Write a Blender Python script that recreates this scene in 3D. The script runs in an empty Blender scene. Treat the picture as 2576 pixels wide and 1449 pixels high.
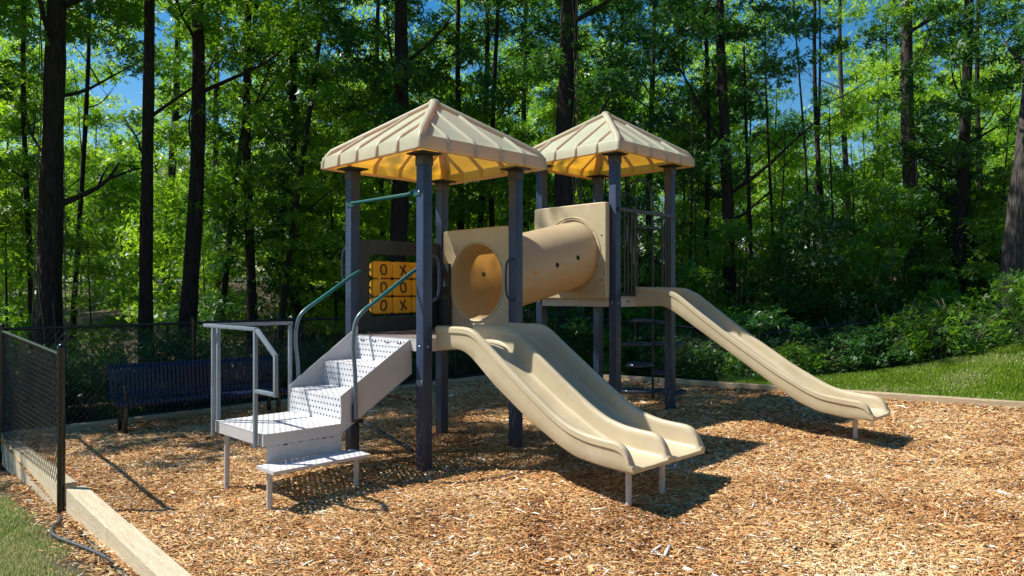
import bpy, math, random
import numpy as np
from mathutils import Vector, Matrix, noise
R = math.radians
random.seed(7); RS = np.random.RandomState(11)
scene = bpy.context.scene
COL = scene.collection
F_PX = 1823.0; CAMZ = 1.65
def at(u, Y):                      # lateral world x for a column of the photo at depth Y
    return (u - 1288) / F_PX * Y

# ------------------------------------------------------------------ materials
def mat(name):
    m = bpy.data.materials.new(name); m.use_nodes = True
    nt = m.node_tree; nt.nodes.clear()
    out = nt.nodes.new('ShaderNodeOutputMaterial')
    return m, nt, out
def N(nt, t, **kw):
    n = nt.nodes.new(t)
    for k, v in kw.items():
        if k in n.inputs: n.inputs[k].default_value = v
        else: setattr(n, k, v)
    return n
def ramp(nt, stops, interp='LINEAR'):
    r = nt.nodes.new('ShaderNodeValToRGB'); r.color_ramp.interpolation = interp
    e = r.color_ramp.elements
    while len(e) > 1: e.remove(e[-1])
    e[0].position = stops[0][0]; e[0].color = (*stops[0][1], 1)
    for p, c in stops[1:]:
        x = e.new(p); x.color = (*c, 1)
    return r
def L(nt, a, b): nt.links.new(a, b)
def noisy(name, c1, c2, scale=5, rough=.5, bump=0.0, bscale=60, metal=0, detail=6, spec=.5, stretch=None):
    m, nt, out = mat(name)
    tc = N(nt, 'ShaderNodeTexCoord'); src = tc.outputs['Object']
    if stretch:
        mp = N(nt, 'ShaderNodeMapping'); mp.inputs['Scale'].default_value = stretch
        L(nt, src, mp.inputs['Vector']); src = mp.outputs['Vector']
    n = N(nt, 'ShaderNodeTexNoise', Scale=scale, Detail=detail, Roughness=.62); L(nt, src, n.inputs['Vector'])
    r = ramp(nt, [(.32, c1), (.68, c2)]); L(nt, n.outputs['Fac'], r.inputs['Fac'])
    p = N(nt, 'ShaderNodeBsdfPrincipled', Roughness=rough, Metallic=metal)
    p.inputs['Specular IOR Level'].default_value = spec
    L(nt, r.outputs['Color'], p.inputs['Base Color'])
    if bump:
        b = N(nt, 'ShaderNodeBump', Strength=bump, Distance=.01)
        n2 = N(nt, 'ShaderNodeTexNoise', Scale=bscale, Detail=4); L(nt, src, n2.inputs['Vector'])
        L(nt, n2.outputs['Fac'], b.inputs['Height']); L(nt, b.outputs['Normal'], p.inputs['Normal'])
    L(nt, p.outputs['BSDF'], out.inputs['Surface'])
    m['p'] = p.name
    return m
def add_translucent(m, color, fac):
    nt = m.node_tree; out = [n for n in nt.nodes if n.type == 'OUTPUT_MATERIAL'][0]
    p = nt.nodes[m['p']]
    t = N(nt, 'ShaderNodeBsdfTranslucent'); t.inputs['Color'].default_value = (*color, 1)
    mx = N(nt, 'ShaderNodeMixShader', Fac=fac)
    L(nt, p.outputs['BSDF'], mx.inputs[1]); L(nt, t.outputs['BSDF'], mx.inputs[2])
    L(nt, mx.outputs['Shader'], out.inputs['Surface'])
    return m
def math_node(nt, op, a, b=None, c=None):
    n = nt.nodes.new('ShaderNodeMath'); n.operation = op
    for i, v in enumerate((a, b, c)):
        if v is None: continue
        if isinstance(v, (int, float)): n.inputs[i].default_value = v
        else: L(nt, v, n.inputs[i])
    return n.outputs[0]
def perforate(m, pitch, rad, ax=(0, 1)):
    """real holes: a grid of round openings punched through the sheet"""
    nt = m.node_tree; out = [n for n in nt.nodes if n.type == 'OUTPUT_MATERIAL'][0]
    surf = out.inputs['Surface'].links[0].from_socket
    tc = N(nt, 'ShaderNodeTexCoord'); sp = N(nt, 'ShaderNodeSeparateXYZ'); L(nt, tc.outputs['Object'], sp.inputs[0])
    a = sp.outputs[ax[0]]; b = sp.outputs[ax[1]]
    def cell(x):
        q = math_node(nt, 'DIVIDE', x, pitch); q = math_node(nt, 'ADD', q, 1000.0)
        q = math_node(nt, 'FRACT', q); return math_node(nt, 'SUBTRACT', q, .5)
    # staggered rows
    row = math_node(nt, 'FLOOR', math_node(nt, 'ADD', math_node(nt, 'DIVIDE', b, pitch), 1000.0))
    off = math_node(nt, 'MULTIPLY', math_node(nt, 'MODULO', row, 2.0), pitch * .5)
    a2 = math_node(nt, 'ADD', a, off)
    x = cell(a2); y = cell(b)
    d = math_node(nt, 'SQRT', math_node(nt, 'ADD', math_node(nt, 'MULTIPLY', x, x), math_node(nt, 'MULTIPLY', y, y)))
    h = math_node(nt, 'LESS_THAN', d, rad / pitch)
    tr = N(nt, 'ShaderNodeBsdfTransparent'); mx = N(nt, 'ShaderNodeMixShader')
    L(nt, h, mx.inputs[0]); L(nt, surf, mx.inputs[1]); L(nt, tr.outputs[0], mx.inputs[2])
    L(nt, mx.outputs[0], out.inputs['Surface'])
    return m

M = {}
M['tan'] = noisy('tan_plastic', (.53, .44, .28), (.61, .515, .34), 3, .32, .05, 180)
add_translucent(M['tan'], (.95, .50, .10), .10)
M['roof'] = noisy('roof_plastic', (.54, .60, .44), (.64, .70, .53), 4, .5, .08, 120)
add_translucent(M['roof'], (1.0, .47, .03), .36)
M['tube'] = noisy('tunnel_plastic', (.54, .425, .26), (.60, .485, .305), 3, .36, .05, 160)
add_translucent(M['tube'], (.95, .46, .10), .2)
M['orange'] = noisy('yellow_orange_plastic', (.80, .36, .012), (.88, .46, .02), 6, .45)
add_translucent(M['orange'], (.95, .5, .03), .12)
M['post'] = noisy('slate_blue_paint', (.021, .038, .082), (.031, .056, .118), 7, .3, .04, 90)
M['dark'] = noisy('charcoal_plastic', (.022, .026, .032), (.034, .038, .046), 6, .5, .03, 120)
M['black'] = noisy('black_coating', (.008, .009, .011), (.014, .015, .02), 8, .2)
M['rail'] = noisy('grey_rail_paint', (.16, .20, .25), (.21, .26, .31), 9, .38)
M['white'] = noisy('lilac_white_paint', (.47, .445, .455), (.55, .53, .535), 4, .5, .03, 90)
M['perf_h'] = perforate(noisy('perforated_tread_sheet', (.60, .60, .63), (.68, .68, .70), 5, .5), .052, .0095, (0, 1))
M['perf_v'] = perforate(noisy('perforated_riser_sheet', (.58, .58, .61), (.66, .66, .69), 5, .5), .052, .0098, (1, 2))
M['perf_d'] = perforate(noisy('perforated_deck_sheet', (.18, .15, .15), (.26, .22, .21), 5, .6), .036, .009, (0, 1))
M['bolt'] = noisy('bolt_steel', (.45, .45, .47), (.6, .6, .62), 30, .3, metal=.9)
M['ink'] = noisy('dark_brown_marking', (.035, .012, .008), (.06, .02, .012), 20, .6)
M['loop'] = noisy('glossy_dark_blue_coating', (.03, .045, .085), (.045, .065, .12), 8, .16)
M['wire'] = noisy('vinyl_coated_wire', (.045, .05, .056), (.07, .075, .085), 8, .22)
M['blue'] = noisy('navy_bench_coating', (.008, .012, .045), (.014, .021, .075), 8, .28)
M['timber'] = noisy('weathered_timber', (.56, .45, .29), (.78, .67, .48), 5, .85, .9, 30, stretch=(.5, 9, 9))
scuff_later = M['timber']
M['timber_red'] = noisy('brown_cedar_timber', (.34, .25, .15), (.56, .45, .30), 7, .85, .6, 40, stretch=(.35, 3, 3))  # browner wood for the back and lawn-side timbers
M['hose'] = noisy('grey_rubber_hose', (.025, .032, .036), (.05, .06, .066), 20, .6)
M['ball'] = noisy('seed_ball_brown', (.035, .016, .009), (.09, .045, .025), 60, .9)

# handrail colour: grey low down, blending to teal with height
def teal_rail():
    m, nt, out = mat('grey_teal_handrail_paint')
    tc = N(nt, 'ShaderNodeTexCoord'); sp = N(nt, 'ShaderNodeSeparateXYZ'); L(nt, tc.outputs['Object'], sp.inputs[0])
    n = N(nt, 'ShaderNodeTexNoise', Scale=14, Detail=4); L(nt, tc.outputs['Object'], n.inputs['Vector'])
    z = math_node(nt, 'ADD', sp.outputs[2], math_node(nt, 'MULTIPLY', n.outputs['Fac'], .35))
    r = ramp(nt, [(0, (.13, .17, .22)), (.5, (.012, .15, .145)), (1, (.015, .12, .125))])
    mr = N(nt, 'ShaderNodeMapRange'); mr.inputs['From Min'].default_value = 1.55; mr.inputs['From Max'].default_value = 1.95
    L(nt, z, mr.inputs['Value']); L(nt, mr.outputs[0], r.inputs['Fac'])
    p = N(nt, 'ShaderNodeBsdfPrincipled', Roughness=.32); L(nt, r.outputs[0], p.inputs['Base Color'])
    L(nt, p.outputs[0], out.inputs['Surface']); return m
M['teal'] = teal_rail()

# tunnel tube with peep holes
def tube_holes(m, holes, rad):
    nt = m.node_tree; out = [n for n in nt.nodes if n.type == 'OUTPUT_MATERIAL'][0]
    surf = out.inputs['Surface'].links[0].from_socket
    tc = N(nt, 'ShaderNodeTexCoord'); sp = N(nt, 'ShaderNodeSeparateXYZ'); L(nt, tc.outputs['Object'], sp.inputs[0])
    acc = None
    for hx, hz in holes:
        dx = math_node(nt, 'SUBTRACT', sp.outputs[0], hx); dz = math_node(nt, 'SUBTRACT', sp.outputs[2], hz)
        d = math_node(nt, 'ADD', math_node(nt, 'MULTIPLY', dx, dx), math_node(nt, 'MULTIPLY', dz, dz))
        h = math_node(nt, 'LESS_THAN', d, rad * rad)
        acc = h if acc is None else math_node(nt, 'MAXIMUM', acc, h)
    tr = N(nt, 'ShaderNodeBsdfTransparent'); mx = N(nt, 'ShaderNodeMixShader')
    L(nt, acc, mx.inputs[0]); L(nt, surf, mx.inputs[1]); L(nt, tr.outputs[0], mx.inputs[2])
    L(nt, mx.outputs[0], out.inputs['Surface'])
def scuff(m, c, amt=.5, dirt=(.16, .11, .07)):
    nt = m.node_tree; p = nt.nodes[m['p']]; src = p.inputs['Base Color'].links[0].from_socket
    tc = N(nt, 'ShaderNodeTexCoord')
    mp = N(nt, 'ShaderNodeMapping'); mp.inputs['Scale'].default_value = (26, 1.3, 1.3); L(nt, tc.outputs['Object'], mp.inputs['Vector'])
    n1 = N(nt, 'ShaderNodeTexNoise', Scale=2.2, Detail=8, Roughness=.7); L(nt, mp.outputs[0], n1.inputs['Vector'])
    f1 = ramp(nt, [(.52, (0, 0, 0)), (.75, (1, 1, 1))]); L(nt, n1.outputs['Fac'], f1.inputs['Fac'])
    m1 = N(nt, 'ShaderNodeMix', data_type='RGBA'); L(nt, math_node(nt, 'MULTIPLY', f1.outputs[0], amt), m1.inputs[0]); L(nt, src, m1.inputs[6]); m1.inputs[7].default_value = (*c, 1)
    n2 = N(nt, 'ShaderNodeTexNoise', Scale=9, Detail=12, Roughness=.78); L(nt, tc.outputs['Object'], n2.inputs['Vector'])
    f2 = ramp(nt, [(.57, (0, 0, 0)), (.72, (1, 1, 1))]); L(nt, n2.outputs['Fac'], f2.inputs['Fac'])
    m2 = N(nt, 'ShaderNodeMix', data_type='RGBA'); L(nt, math_node(nt, 'MULTIPLY', f2.outputs[0], .38), m2.inputs[0]); L(nt, m1.outputs[2], m2.inputs[6]); m2.inputs[7].default_value = (*dirt, 1)
    L(nt, m2.outputs[2], p.inputs['Base Color'])
    rr = N(nt, 'ShaderNodeMapRange'); rr.inputs['To Min'].default_value = .26; rr.inputs['To Max'].default_value = .6
    L(nt, n2.outputs['Fac'], rr.inputs['Value']); L(nt, rr.outputs[0], p.inputs['Roughness'])
scuff(M['tan'], (.74, .64, .48)); scuff(M['tube'], (.70, .58, .42), .3); scuff(M['roof'], (.74, .71, .60), .4, (.30, .26, .17))
scuff(M['white'], (.62, .62, .62), .3, (.24, .2, .18)); scuff(M['post'], (.05, .07, .11), .5, (.014, .014, .016)); scuff(M['perf_h'], (.6, .6, .62), .4, (.35, .29, .24)); scuff(M['rail'], (.3, .33, .36), .4, (.08, .07, .06))
def soiled(m, top=.22):
    nt = m.node_tree; p = nt.nodes[m['p']]; src = p.inputs['Base Color'].links[0].from_socket
    tc = N(nt, 'ShaderNodeTexCoord'); sp = N(nt, 'ShaderNodeSeparateXYZ'); L(nt, tc.outputs['Object'], sp.inputs[0])
    n = N(nt, 'ShaderNodeTexNoise', Scale=22, Detail=8); L(nt, tc.outputs['Object'], n.inputs['Vector'])
    z = math_node(nt, 'ADD', sp.outputs[2], math_node(nt, 'MULTIPLY', math_node(nt, 'SUBTRACT', n.outputs['Fac'], .5), .5))
    mr = N(nt, 'ShaderNodeMapRange'); mr.inputs['From Min'].default_value = 0; mr.inputs['From Max'].default_value = top; mr.inputs['To Min'].default_value = .6; mr.inputs['To Max'].default_value = 0
    L(nt, z, mr.inputs['Value']); mx = N(nt, 'ShaderNodeMix', data_type='RGBA'); L(nt, mr.outputs[0], mx.inputs[0]); L(nt, src, mx.inputs[6]); mx.inputs[7].default_value = (.12, .075, .045, 1)
    L(nt, mx.outputs[2], p.inputs['Base Color'])
soiled(M['post'])
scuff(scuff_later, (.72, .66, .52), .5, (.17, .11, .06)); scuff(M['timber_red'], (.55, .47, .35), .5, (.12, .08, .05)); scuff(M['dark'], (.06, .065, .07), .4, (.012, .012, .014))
tube_holes(M['tube'], [(1.698, 1.864), (2.067, 1.963), (2.439, 2.060)], .030)

def leaf_mat(name, dark, light, trans, tf=.45):
    m, nt, out = mat(name)
    at_ = N(nt, 'ShaderNodeAttribute', attribute_name='tone')
    oi = N(nt, 'ShaderNodeObjectInfo')
    f = math_node(nt, 'ADD', math_node(nt, 'MULTIPLY', at_.outputs['Fac'], .8), math_node(nt, 'MULTIPLY', oi.outputs['Random'], .2))
    r = ramp(nt, [(0, dark), (1, light)]); L(nt, f, r.inputs['Fac'])
    p = N(nt, 'ShaderNodeBsdfPrincipled', Roughness=.42); p.inputs['Specular IOR Level'].default_value = .45
    L(nt, r.outputs[0], p.inputs['Base Color'])
    t = N(nt, 'ShaderNodeBsdfTranslucent'); t.inputs['Color'].default_value = (*trans, 1)
    mx = N(nt, 'ShaderNodeMixShader', Fac=tf)
    L(nt, p.outputs[0], mx.inputs[1]); L(nt, t.outputs[0], mx.inputs[2]); L(nt, mx.outputs[0], out.inputs['Surface'])
    return m
M['leaf_a'] = leaf_mat('deep_green_leaf', (.012, .052, .018), (.058, .17, .04), (.08, .26, .02), .28)
M['leaf_b'] = leaf_mat('mid_green_leaf', (.026, .09, .018), (.12, .29, .04), (.33, .64, .02), .38)
M['leaf_c'] = leaf_mat('yellow_green_leaf', (.05, .14, .014), (.19, .35, .03), (.52, .85, .03), .45)
M['leaf_s'] = leaf_mat('shrub_leaf', (.016, .06, .02), (.06, .16, .035), (.12, .30, .03), .3)

M['litter'] = leaf_mat('dry_leaf', (.10, .045, .02), (.42, .30, .08), (.3, .2, .05), .2)
def bark(name, c1, c2):
    m, nt, out = mat(name)
    tc = N(nt, 'ShaderNodeTexCoord'); mp = N(nt, 'ShaderNodeMapping'); mp.inputs['Scale'].default_value = (9, 9, 1.6)
    L(nt, tc.outputs['Object'], mp.inputs['Vector'])
    v = N(nt, 'ShaderNodeTexVoronoi', Scale=2.4); L(nt, mp.outputs[0], v.inputs['Vector'])
    n = N(nt, 'ShaderNodeTexNoise', Scale=3, Detail=8); L(nt, mp.outputs[0], n.inputs['Vector'])
    f = math_node(nt, 'MULTIPLY', v.outputs['Distance'], math_node(nt, 'MULTIPLY', n.outputs['Fac'], 1.6))
    r = ramp(nt, [(.1, c2), (.7, c1)]); L(nt, f, r.inputs['Fac'])
    p = N(nt, 'ShaderNodeBsdfPrincipled', Roughness=.95); L(nt, r.outputs[0], p.inputs['Base Color'])
    b = N(nt, 'ShaderNodeBump', Strength=1.0, Distance=.03); b.invert = True; L(nt, f, b.inputs['Height']); L(nt, b.outputs[0], p.inputs['Normal'])
    L(nt, p.outputs[0], out.inputs['Surface']); return m
M['bark'] = bark('dark_bark', (.010, .008, .007), (.034, .026, .021))
M['bark_l'] = bark('grey_bark', (.022, .019, .017), (.10, .085, .075))

def chip_mat(name='wood_chips'):
    m, nt, out = mat(name)
    a = N(nt, 'ShaderNodeAttribute', attribute_name='tone')
    r = ramp(nt, [(0, (.09, .032, .013)), (.14, (.28, .115, .042)), (.34, (.50, .26, .10)), (.58, (.67, .42, .185)), (.80, (.79, .57, .31)), (.90, (.86, .67, .42)), (.925, (.52, .18, .06)), (.94, (.62, .28, .10)), (.955, (.85, .76, .60)), (1, (.90, .86, .78))])
    L(nt, a.outputs['Fac'], r.inputs['Fac'])
    p = N(nt, 'ShaderNodeBsdfPrincipled', Roughness=.8); p.inputs['Specular IOR Level'].default_value = .2
    L(nt, r.outputs[0], p.inputs['Base Color']); L(nt, p.outputs[0], out.inputs['Surface']); return m
M['chip'] = chip_mat()
def mulch_mat():
    m, nt, out = mat('mulch_surface')
    tc = N(nt, 'ShaderNodeTexCoord')
    w = N(nt, 'ShaderNodeTexNoise', Scale=6, Detail=3); L(nt, tc.outputs['Object'], w.inputs['Vector'])
    mixv = N(nt, 'ShaderNodeMix', data_type='RGBA'); mixv.inputs[0].default_value = .12
    L(nt, tc.outputs['Object'], mixv.inputs[6]); L(nt, w.outputs['Color'], mixv.inputs[7])
    v1 = N(nt, 'ShaderNodeTexVoronoi', Scale=38); mp = N(nt, 'ShaderNodeMapping'); mp.inputs['Scale'].default_value = (1, 3.2, 1); mp.inputs['Rotation'].default_value = (0, 0, .5)
    L(nt, mixv.outputs[2], mp.inputs['Vector']); L(nt, mp.outputs[0], v1.inputs['Vector'])
    r = ramp(nt, [(0, (.06, .022, .011)), (.3, (.26, .13, .05)), (.6, (.42, .25, .10)), (1, (.58, .38, .17))])
    sp = N(nt, 'ShaderNodeSeparateColor'); L(nt, v1.outputs['Color'], sp.inputs[0]); L(nt, sp.outputs[0], r.inputs['Fac'])
    p = N(nt, 'ShaderNodeBsdfPrincipled', Roughness=.9); L(nt, r.outputs[0], p.inputs['Base Color'])
    b = N(nt, 'ShaderNodeBump', Strength=1, Distance=.02); L(nt, sp.outputs[1], b.inputs['Height']); L(nt, b.outputs[0], p.inputs['Normal'])
    L(nt, p.outputs[0], out.inputs['Surface']); return m
M['mulch'] = mulch_mat()
def ground_mat():
    m, nt, out = mat('ground_cover')
    tc = N(nt, 'ShaderNodeTexCoord')
    a = N(nt, 'ShaderNodeAttribute', attribute_name='tone')      # 0 forest floor, 1 lawn
    n = N(nt, 'ShaderNodeTexNoise', Scale=1.8, Detail=10, Roughness=.7); L(nt, tc.outputs['Object'], n.inputs['Vector'])
    n2 = N(nt, 'ShaderNodeTexNoise', Scale=30, Detail=6, Roughness=.8); L(nt, tc.outputs['Object'], n2.inputs['Vector'])
    g = ramp(nt, [(.3, (.09, .13, .03)), (.5, (.20, .21, .08)), (.7, (.40, .36, .20))]); L(nt, n2.outputs['Fac'], g.inputs['Fac'])
    f = ramp(nt, [(.3, (.025, .018, .010)), (.5, (.075, .05, .026)), (.72, (.14, .10, .055))]); L(nt, n2.outputs['Fac'], f.inputs['Fac'])
    mx = N(nt, 'ShaderNodeMix', data_type='RGBA'); L(nt, a.outputs['Fac'], mx.inputs[0]); L(nt, f.outputs[0], mx.inputs[6]); L(nt, g.outputs[0], mx.inputs[7])
    p = N(nt, 'ShaderNodeBsdfPrincipled', Roughness=.95); L(nt, mx.outputs[2], p.inputs['Base Color'])
    b = N(nt, 'ShaderNodeBump', Strength=.8, Distance=.05); L(nt, n2.outputs['Fac'], b.inputs['Height']); L(nt, b.outputs[0], p.inputs['Normal'])
    L(nt, p.outputs[0], out.inputs['Surface']); return m
M['ground'] = ground_mat()
def grass_mat():
    m, nt, out = mat('grass_blades')
    a = N(nt, 'ShaderNodeAttribute', attribute_name='tone')
    r = ramp(nt, [(0, (.10, .20, .018)), (.5, (.21, .34, .03)), (.8, (.25, .34, .06)), (1, (.66, .60, .36))]); L(nt, a.outputs['Fac'], r.inputs['Fac'])
    d = N(nt, 'ShaderNodeBsdfDiffuse'); L(nt, r.outputs[0], d.inputs['Color'])
    t = N(nt, 'ShaderNodeBsdfTranslucent'); L(nt, r.outputs[0], t.inputs['Color'])
    mx = N(nt, 'ShaderNodeMixShader', Fac=.35); L(nt, d.outputs[0], mx.inputs[1]); L(nt, t.outputs[0], mx.inputs[2])
    L(nt, mx.outputs[0], out.inputs['Surface']); return m
M['grass'] = grass_mat()
M['asphalt'] = noisy('pale_asphalt', (.13, .125, .12), (.19, .185, .18), 3, .9, .2, 80)
M['siding'] = noisy('grey_siding', (.30, .28, .32), (.36, .34, .38), 3, .8)
M['shingle'] = noisy('grey_shingles', (.12, .11, .13), (.2, .18, .2), 12, .9, .3, 60)
M['trim'] = noisy('white_trim', (.7, .7, .7), (.78, .78, .78), 3, .6)
M['glass'] = noisy('dark_glass', (.02, .03, .04), (.04, .05, .06), 2, .08)
M['carwhite'] = noisy('white_car_paint', (.72, .74, .78), (.78, .8, .84), 2, .25)
M['carsilver'] = noisy('silver_car_paint', (.42, .46, .52), (.48, .52, .58), 2, .25, metal=.3)
M['carblue'] = noisy('blue_car_paint', (.05, .12, .30), (.07, .15, .34), 2, .25)
M['rubber'] = noisy('tyre_rubber', (.012, .012, .012), (.02, .02, .02), 10, .8)
M['twig'] = noisy('dry_twig', (.10, .075, .055), (.26, .21, .17), 5, .9)
M['flower'] = noisy('clover_flower', (.55, .55, .5), (.7, .7, .65), 5, .9)

# ------------------------------------------------------------------ object helpers
def tag(o, label=None, cat=None, group=None, kind=None):
    if label: o['label'] = label
    if cat: o['category'] = cat
    if group: o['group'] = group
    if kind: o['kind'] = kind
    return o
def empty(name, loc=(0, 0, 0), rz=0):
    o = bpy.data.objects.new(name, None); COL.objects.link(o); o.location = loc; o.rotation_euler = (0, 0, rz)
    o.empty_display_size = .2
    return o
def mesh_obj(name, verts, faces, mats, parent=None, smooth=False, mi=None, tone=None, autos=None):
    me = bpy.data.meshes.new(name)
    me.from_pydata([tuple(v) for v in verts], [], [tuple(f) for f in faces])
    for m in (mats if isinstance(mats, (list, tuple)) else [mats]): me.materials.append(m)
    if mi is not None: me.polygons.foreach_set('material_index', mi)
    if smooth: me.polygons.foreach_set('use_smooth', [True] * len(me.polygons))
    if tone is not None:
        a = me.attributes.new('tone', 'FLOAT', 'POINT'); a.data.foreach_set('value', tone)
    if autos is not None:
        me.update()
        me.polygons.foreach_set('use_smooth', [True] * len(me.polygons))
        try: me.set_sharp_from_angle(angle=R(autos))
        except Exception: pass
    me.update()
    o = bpy.data.objects.new(name, me); COL.objects.link(o)
    if parent: o.parent = parent
    return o
def np_mesh(name, V, Q, m, tone=None, tris=False):
    """V (n,3) float, Q (k,4) or (k,3) int -> mesh datablock"""
    me = bpy.data.meshes.new(name)
    k = Q.shape[1]
    me.vertices.add(len(V)); me.vertices.foreach_set('co', np.ascontiguousarray(V, dtype=np.float32).ravel())
    me.loops.add(Q.size); me.loops.foreach_set('vertex_index', np.ascontiguousarray(Q, dtype=np.int32).ravel())
    me.polygons.add(len(Q)); me.polygons.foreach_set('loop_start', np.arange(0, Q.size, k, dtype=np.int32))
    try: me.polygons.foreach_set('loop_total', np.full(len(Q), k, dtype=np.int32))
    except Exception: pass
    me.materials.append(m)
    if tone is not None:
        a = me.attributes.new('tone', 'FLOAT', 'POINT'); a.data.foreach_set('value', np.ascontiguousarray(tone, dtype=np.float32))
    me.update(calc_edges=True); me.validate()
    return me
def link(name, me, parent=None, loc=(0, 0, 0), rz=0, s=1):
    o = bpy.data.objects.new(name, me); COL.objects.link(o)
    o.location = loc; o.rotation_euler = (0, 0, rz)
    o.scale = (s, s, s) if isinstance(s, (int, float)) else s
    if parent: o.parent = parent
    return o

class MB:
    def __init__(self): self.v = []; self.f = []; self.m = []
    def add(self, vs, fs, mi=0):
        b = len(self.v); self.v += [tuple(x) for x in vs]
        for f in fs: self.f.append(tuple(i + b for i in f)); self.m.append(mi)
    def box(self, lo, hi, bev=0, mi=0, rot=None, org=None):
        x0, y0, z0 = lo; x1, y1, z1 = hi
        if bev <= 0:
            vs = [(x0,y0,z0),(x1,y0,z0),(x1,y1,z0),(x0,y1,z0),(x0,y0,z1),(x1,y0,z1),(x1,y1,z1),(x0,y1,z1)]
            fs = [(0,3,2,1),(4,5,6,7),(0,1,5,4),(1,2,6,5),(2,3,7,6),(3,0,4,7)]
        else:
            import itertools
            b = min(bev, (x1-x0)*.49, (y1-y0)*.49, (z1-z0)*.49)
            me = bmesh_box(x0,y0,z0,x1,y1,z1,b); vs, fs = me
        if rot is not None:
            o = Vector(org or (0,0,0)); vs = [o + rot @ (Vector(v) - o) for v in vs]
        self.add(vs, fs, mi)
    def bar(self, a, b, w, h=None, bev=0.003, mi=0, up=(0,0,1)):
        a = Vector(a); b = Vector(b); d = b - a; ln = d.length; d.normalize(); h = h or w
        u = Vector(up)
        if abs(d.dot(u)) > .99: u = Vector((1, 0, 0))
        s = d.cross(u).normalized(); u = s.cross(d).normalized()
        x0, y0, z0, x1, y1, z1 = 0, -w/2, -h/2, ln, w/2, h/2
        vs, fs = bmesh_box(x0,y0,z0,x1,y1,z1,bev) if bev else ([(x0,y0,z0),(x1,y0,z0),(x1,y1,z0),(x0,y1,z0),(x0,y0,z1),(x1,y0,z1),(x1,y1,z1),(x0,y1,z1)], [(0,3,2,1),(4,5,6,7),(0,1,5,4),(1,2,6,5),(2,3,7,6),(3,0,4,7)])
        self.add([a + d*v[0] - s*v[1] + u*v[2] for v in vs], fs, mi)
    def tube(self, pts, r, n=10, closed=False, cap=True, mi=0, noise_amp=0):
        pts = [Vector(p) for p in pts]; k = len(pts)
        rs = r if isinstance(r, (list, tuple)) else [r]*k
        vs = []; prev = None
        for i, p in enumerate(pts):
            if closed: t = pts[(i+1) % k] - pts[i-1]
            else: t = pts[min(i+1, k-1)] - pts[max(i-1, 0)]
            t.normalize()
            if prev is None:
                a = Vector((0,0,1)) if abs(t.z) < .9 else Vector((1,0,0))
                s = t.cross(a).normalized()
            else: s = (prev - t*prev.dot(t)).normalized()
            prev = s; q = t.cross(s)
            for j in range(n):
                an = 2*math.pi*j/n; rr = rs[i]
                if noise_amp: rr *= 1 + noise_amp*noise.noise(Vector((math.cos(an)*2.5 + p.x, math.sin(an)*2.5 + p.y, p.z*1.2)))
                vs.append(p + s*(math.cos(an)*rr) + q*(math.sin(an)*rr))
        fs = []
        rings = k if closed else k-1
        for i in range(rings):
            for j in range(n):
                a = i*n + j; b = i*n + (j+1) % n; i2 = (i+1) % k
                fs.append((a, b, i2*n + (j+1) % n, i2*n + j))
        if cap and not closed:
            fs.append(tuple(range(n-1, -1, -1))); fs.append(tuple((k-1)*n + j for j in range(n)))
        self.add(vs, fs, mi)
    def disc(self, c, nrm, r, h=.004, n=14, mi=0, dome=False):
        c = Vector(c); nrm = Vector(nrm).normalized()
        if dome: self.tube([c, c+nrm*h*.5, c+nrm*h*.85, c+nrm*h], [r, r*.9, r*.6, r*.15], n, mi=mi)
        else: self.tube([c, c + nrm*h], r, n, mi=mi)
    def obj(self, name, mats, parent=None, smooth=False, autos=None):
        return mesh_obj(name, self.v, self.f, mats, parent, smooth, self.m if isinstance(mats, (list, tuple)) else None, autos=autos)
import bmesh
def bmesh_box(x0,y0,z0,x1,y1,z1,b):
    bm = bmesh.new(); bmesh.ops.create_cube(bm, size=1)
    for v in bm.verts:
        v.co = Vector((x0 if v.co.x < 0 else x1, y0 if v.co.y < 0 else y1, z0 if v.co.z < 0 else z1))
    b = min(b, (x1-x0)*.45, (y1-y0)*.45, (z1-z0)*.45)
    bmesh.ops.bevel(bm, geom=bm.edges[:], offset=b, segments=2, profile=.6, affect='EDGES')
    bm.verts.index_update()
    vs = [v.co.copy() for v in bm.verts]; fs = [tuple(v.index for v in f.verts) for f in bm.faces]
    bm.free(); return vs, fs
def smooth_path(pts, it=3):
    pts = [Vector(p) for p in pts]
    for _ in range(it):
        o = [pts[0]]
        for a, b in zip(pts, pts[1:]): o += [a*.75 + b*.25, a*.25 + b*.75]
        o.append(pts[-1]); pts = o
    return pts
def ellipse(c, u, v, a, b, n=28):
    c = Vector(c); u = Vector(u); v = Vector(v)
    return [c + u*(a*math.cos(2*math.pi*i/n)) + v*(b*math.sin(2*math.pi*i/n)) for i in range(n)]
def sstep(a, b, x):
    t = min(1, max(0, (x-a)/(b-a))); return t*t*(3-2*t)
def interp(tab, x):
    if x <= tab[0][0]: return tab[0][1]
    for (a, va), (b, vb) in zip(tab, tab[1:]):
        if x <= b: return va + (vb-va)*(x-a)/(b-a)
    return tab[-1][1]
def smooth_tab(tab, w=.05):
    def f(x):
        return sum(interp(tab, x + d*w)*k for d, k in ((-1, .2), (-.5, .2), (0, .2), (.5, .2), (1, .2)))
    return f

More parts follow.
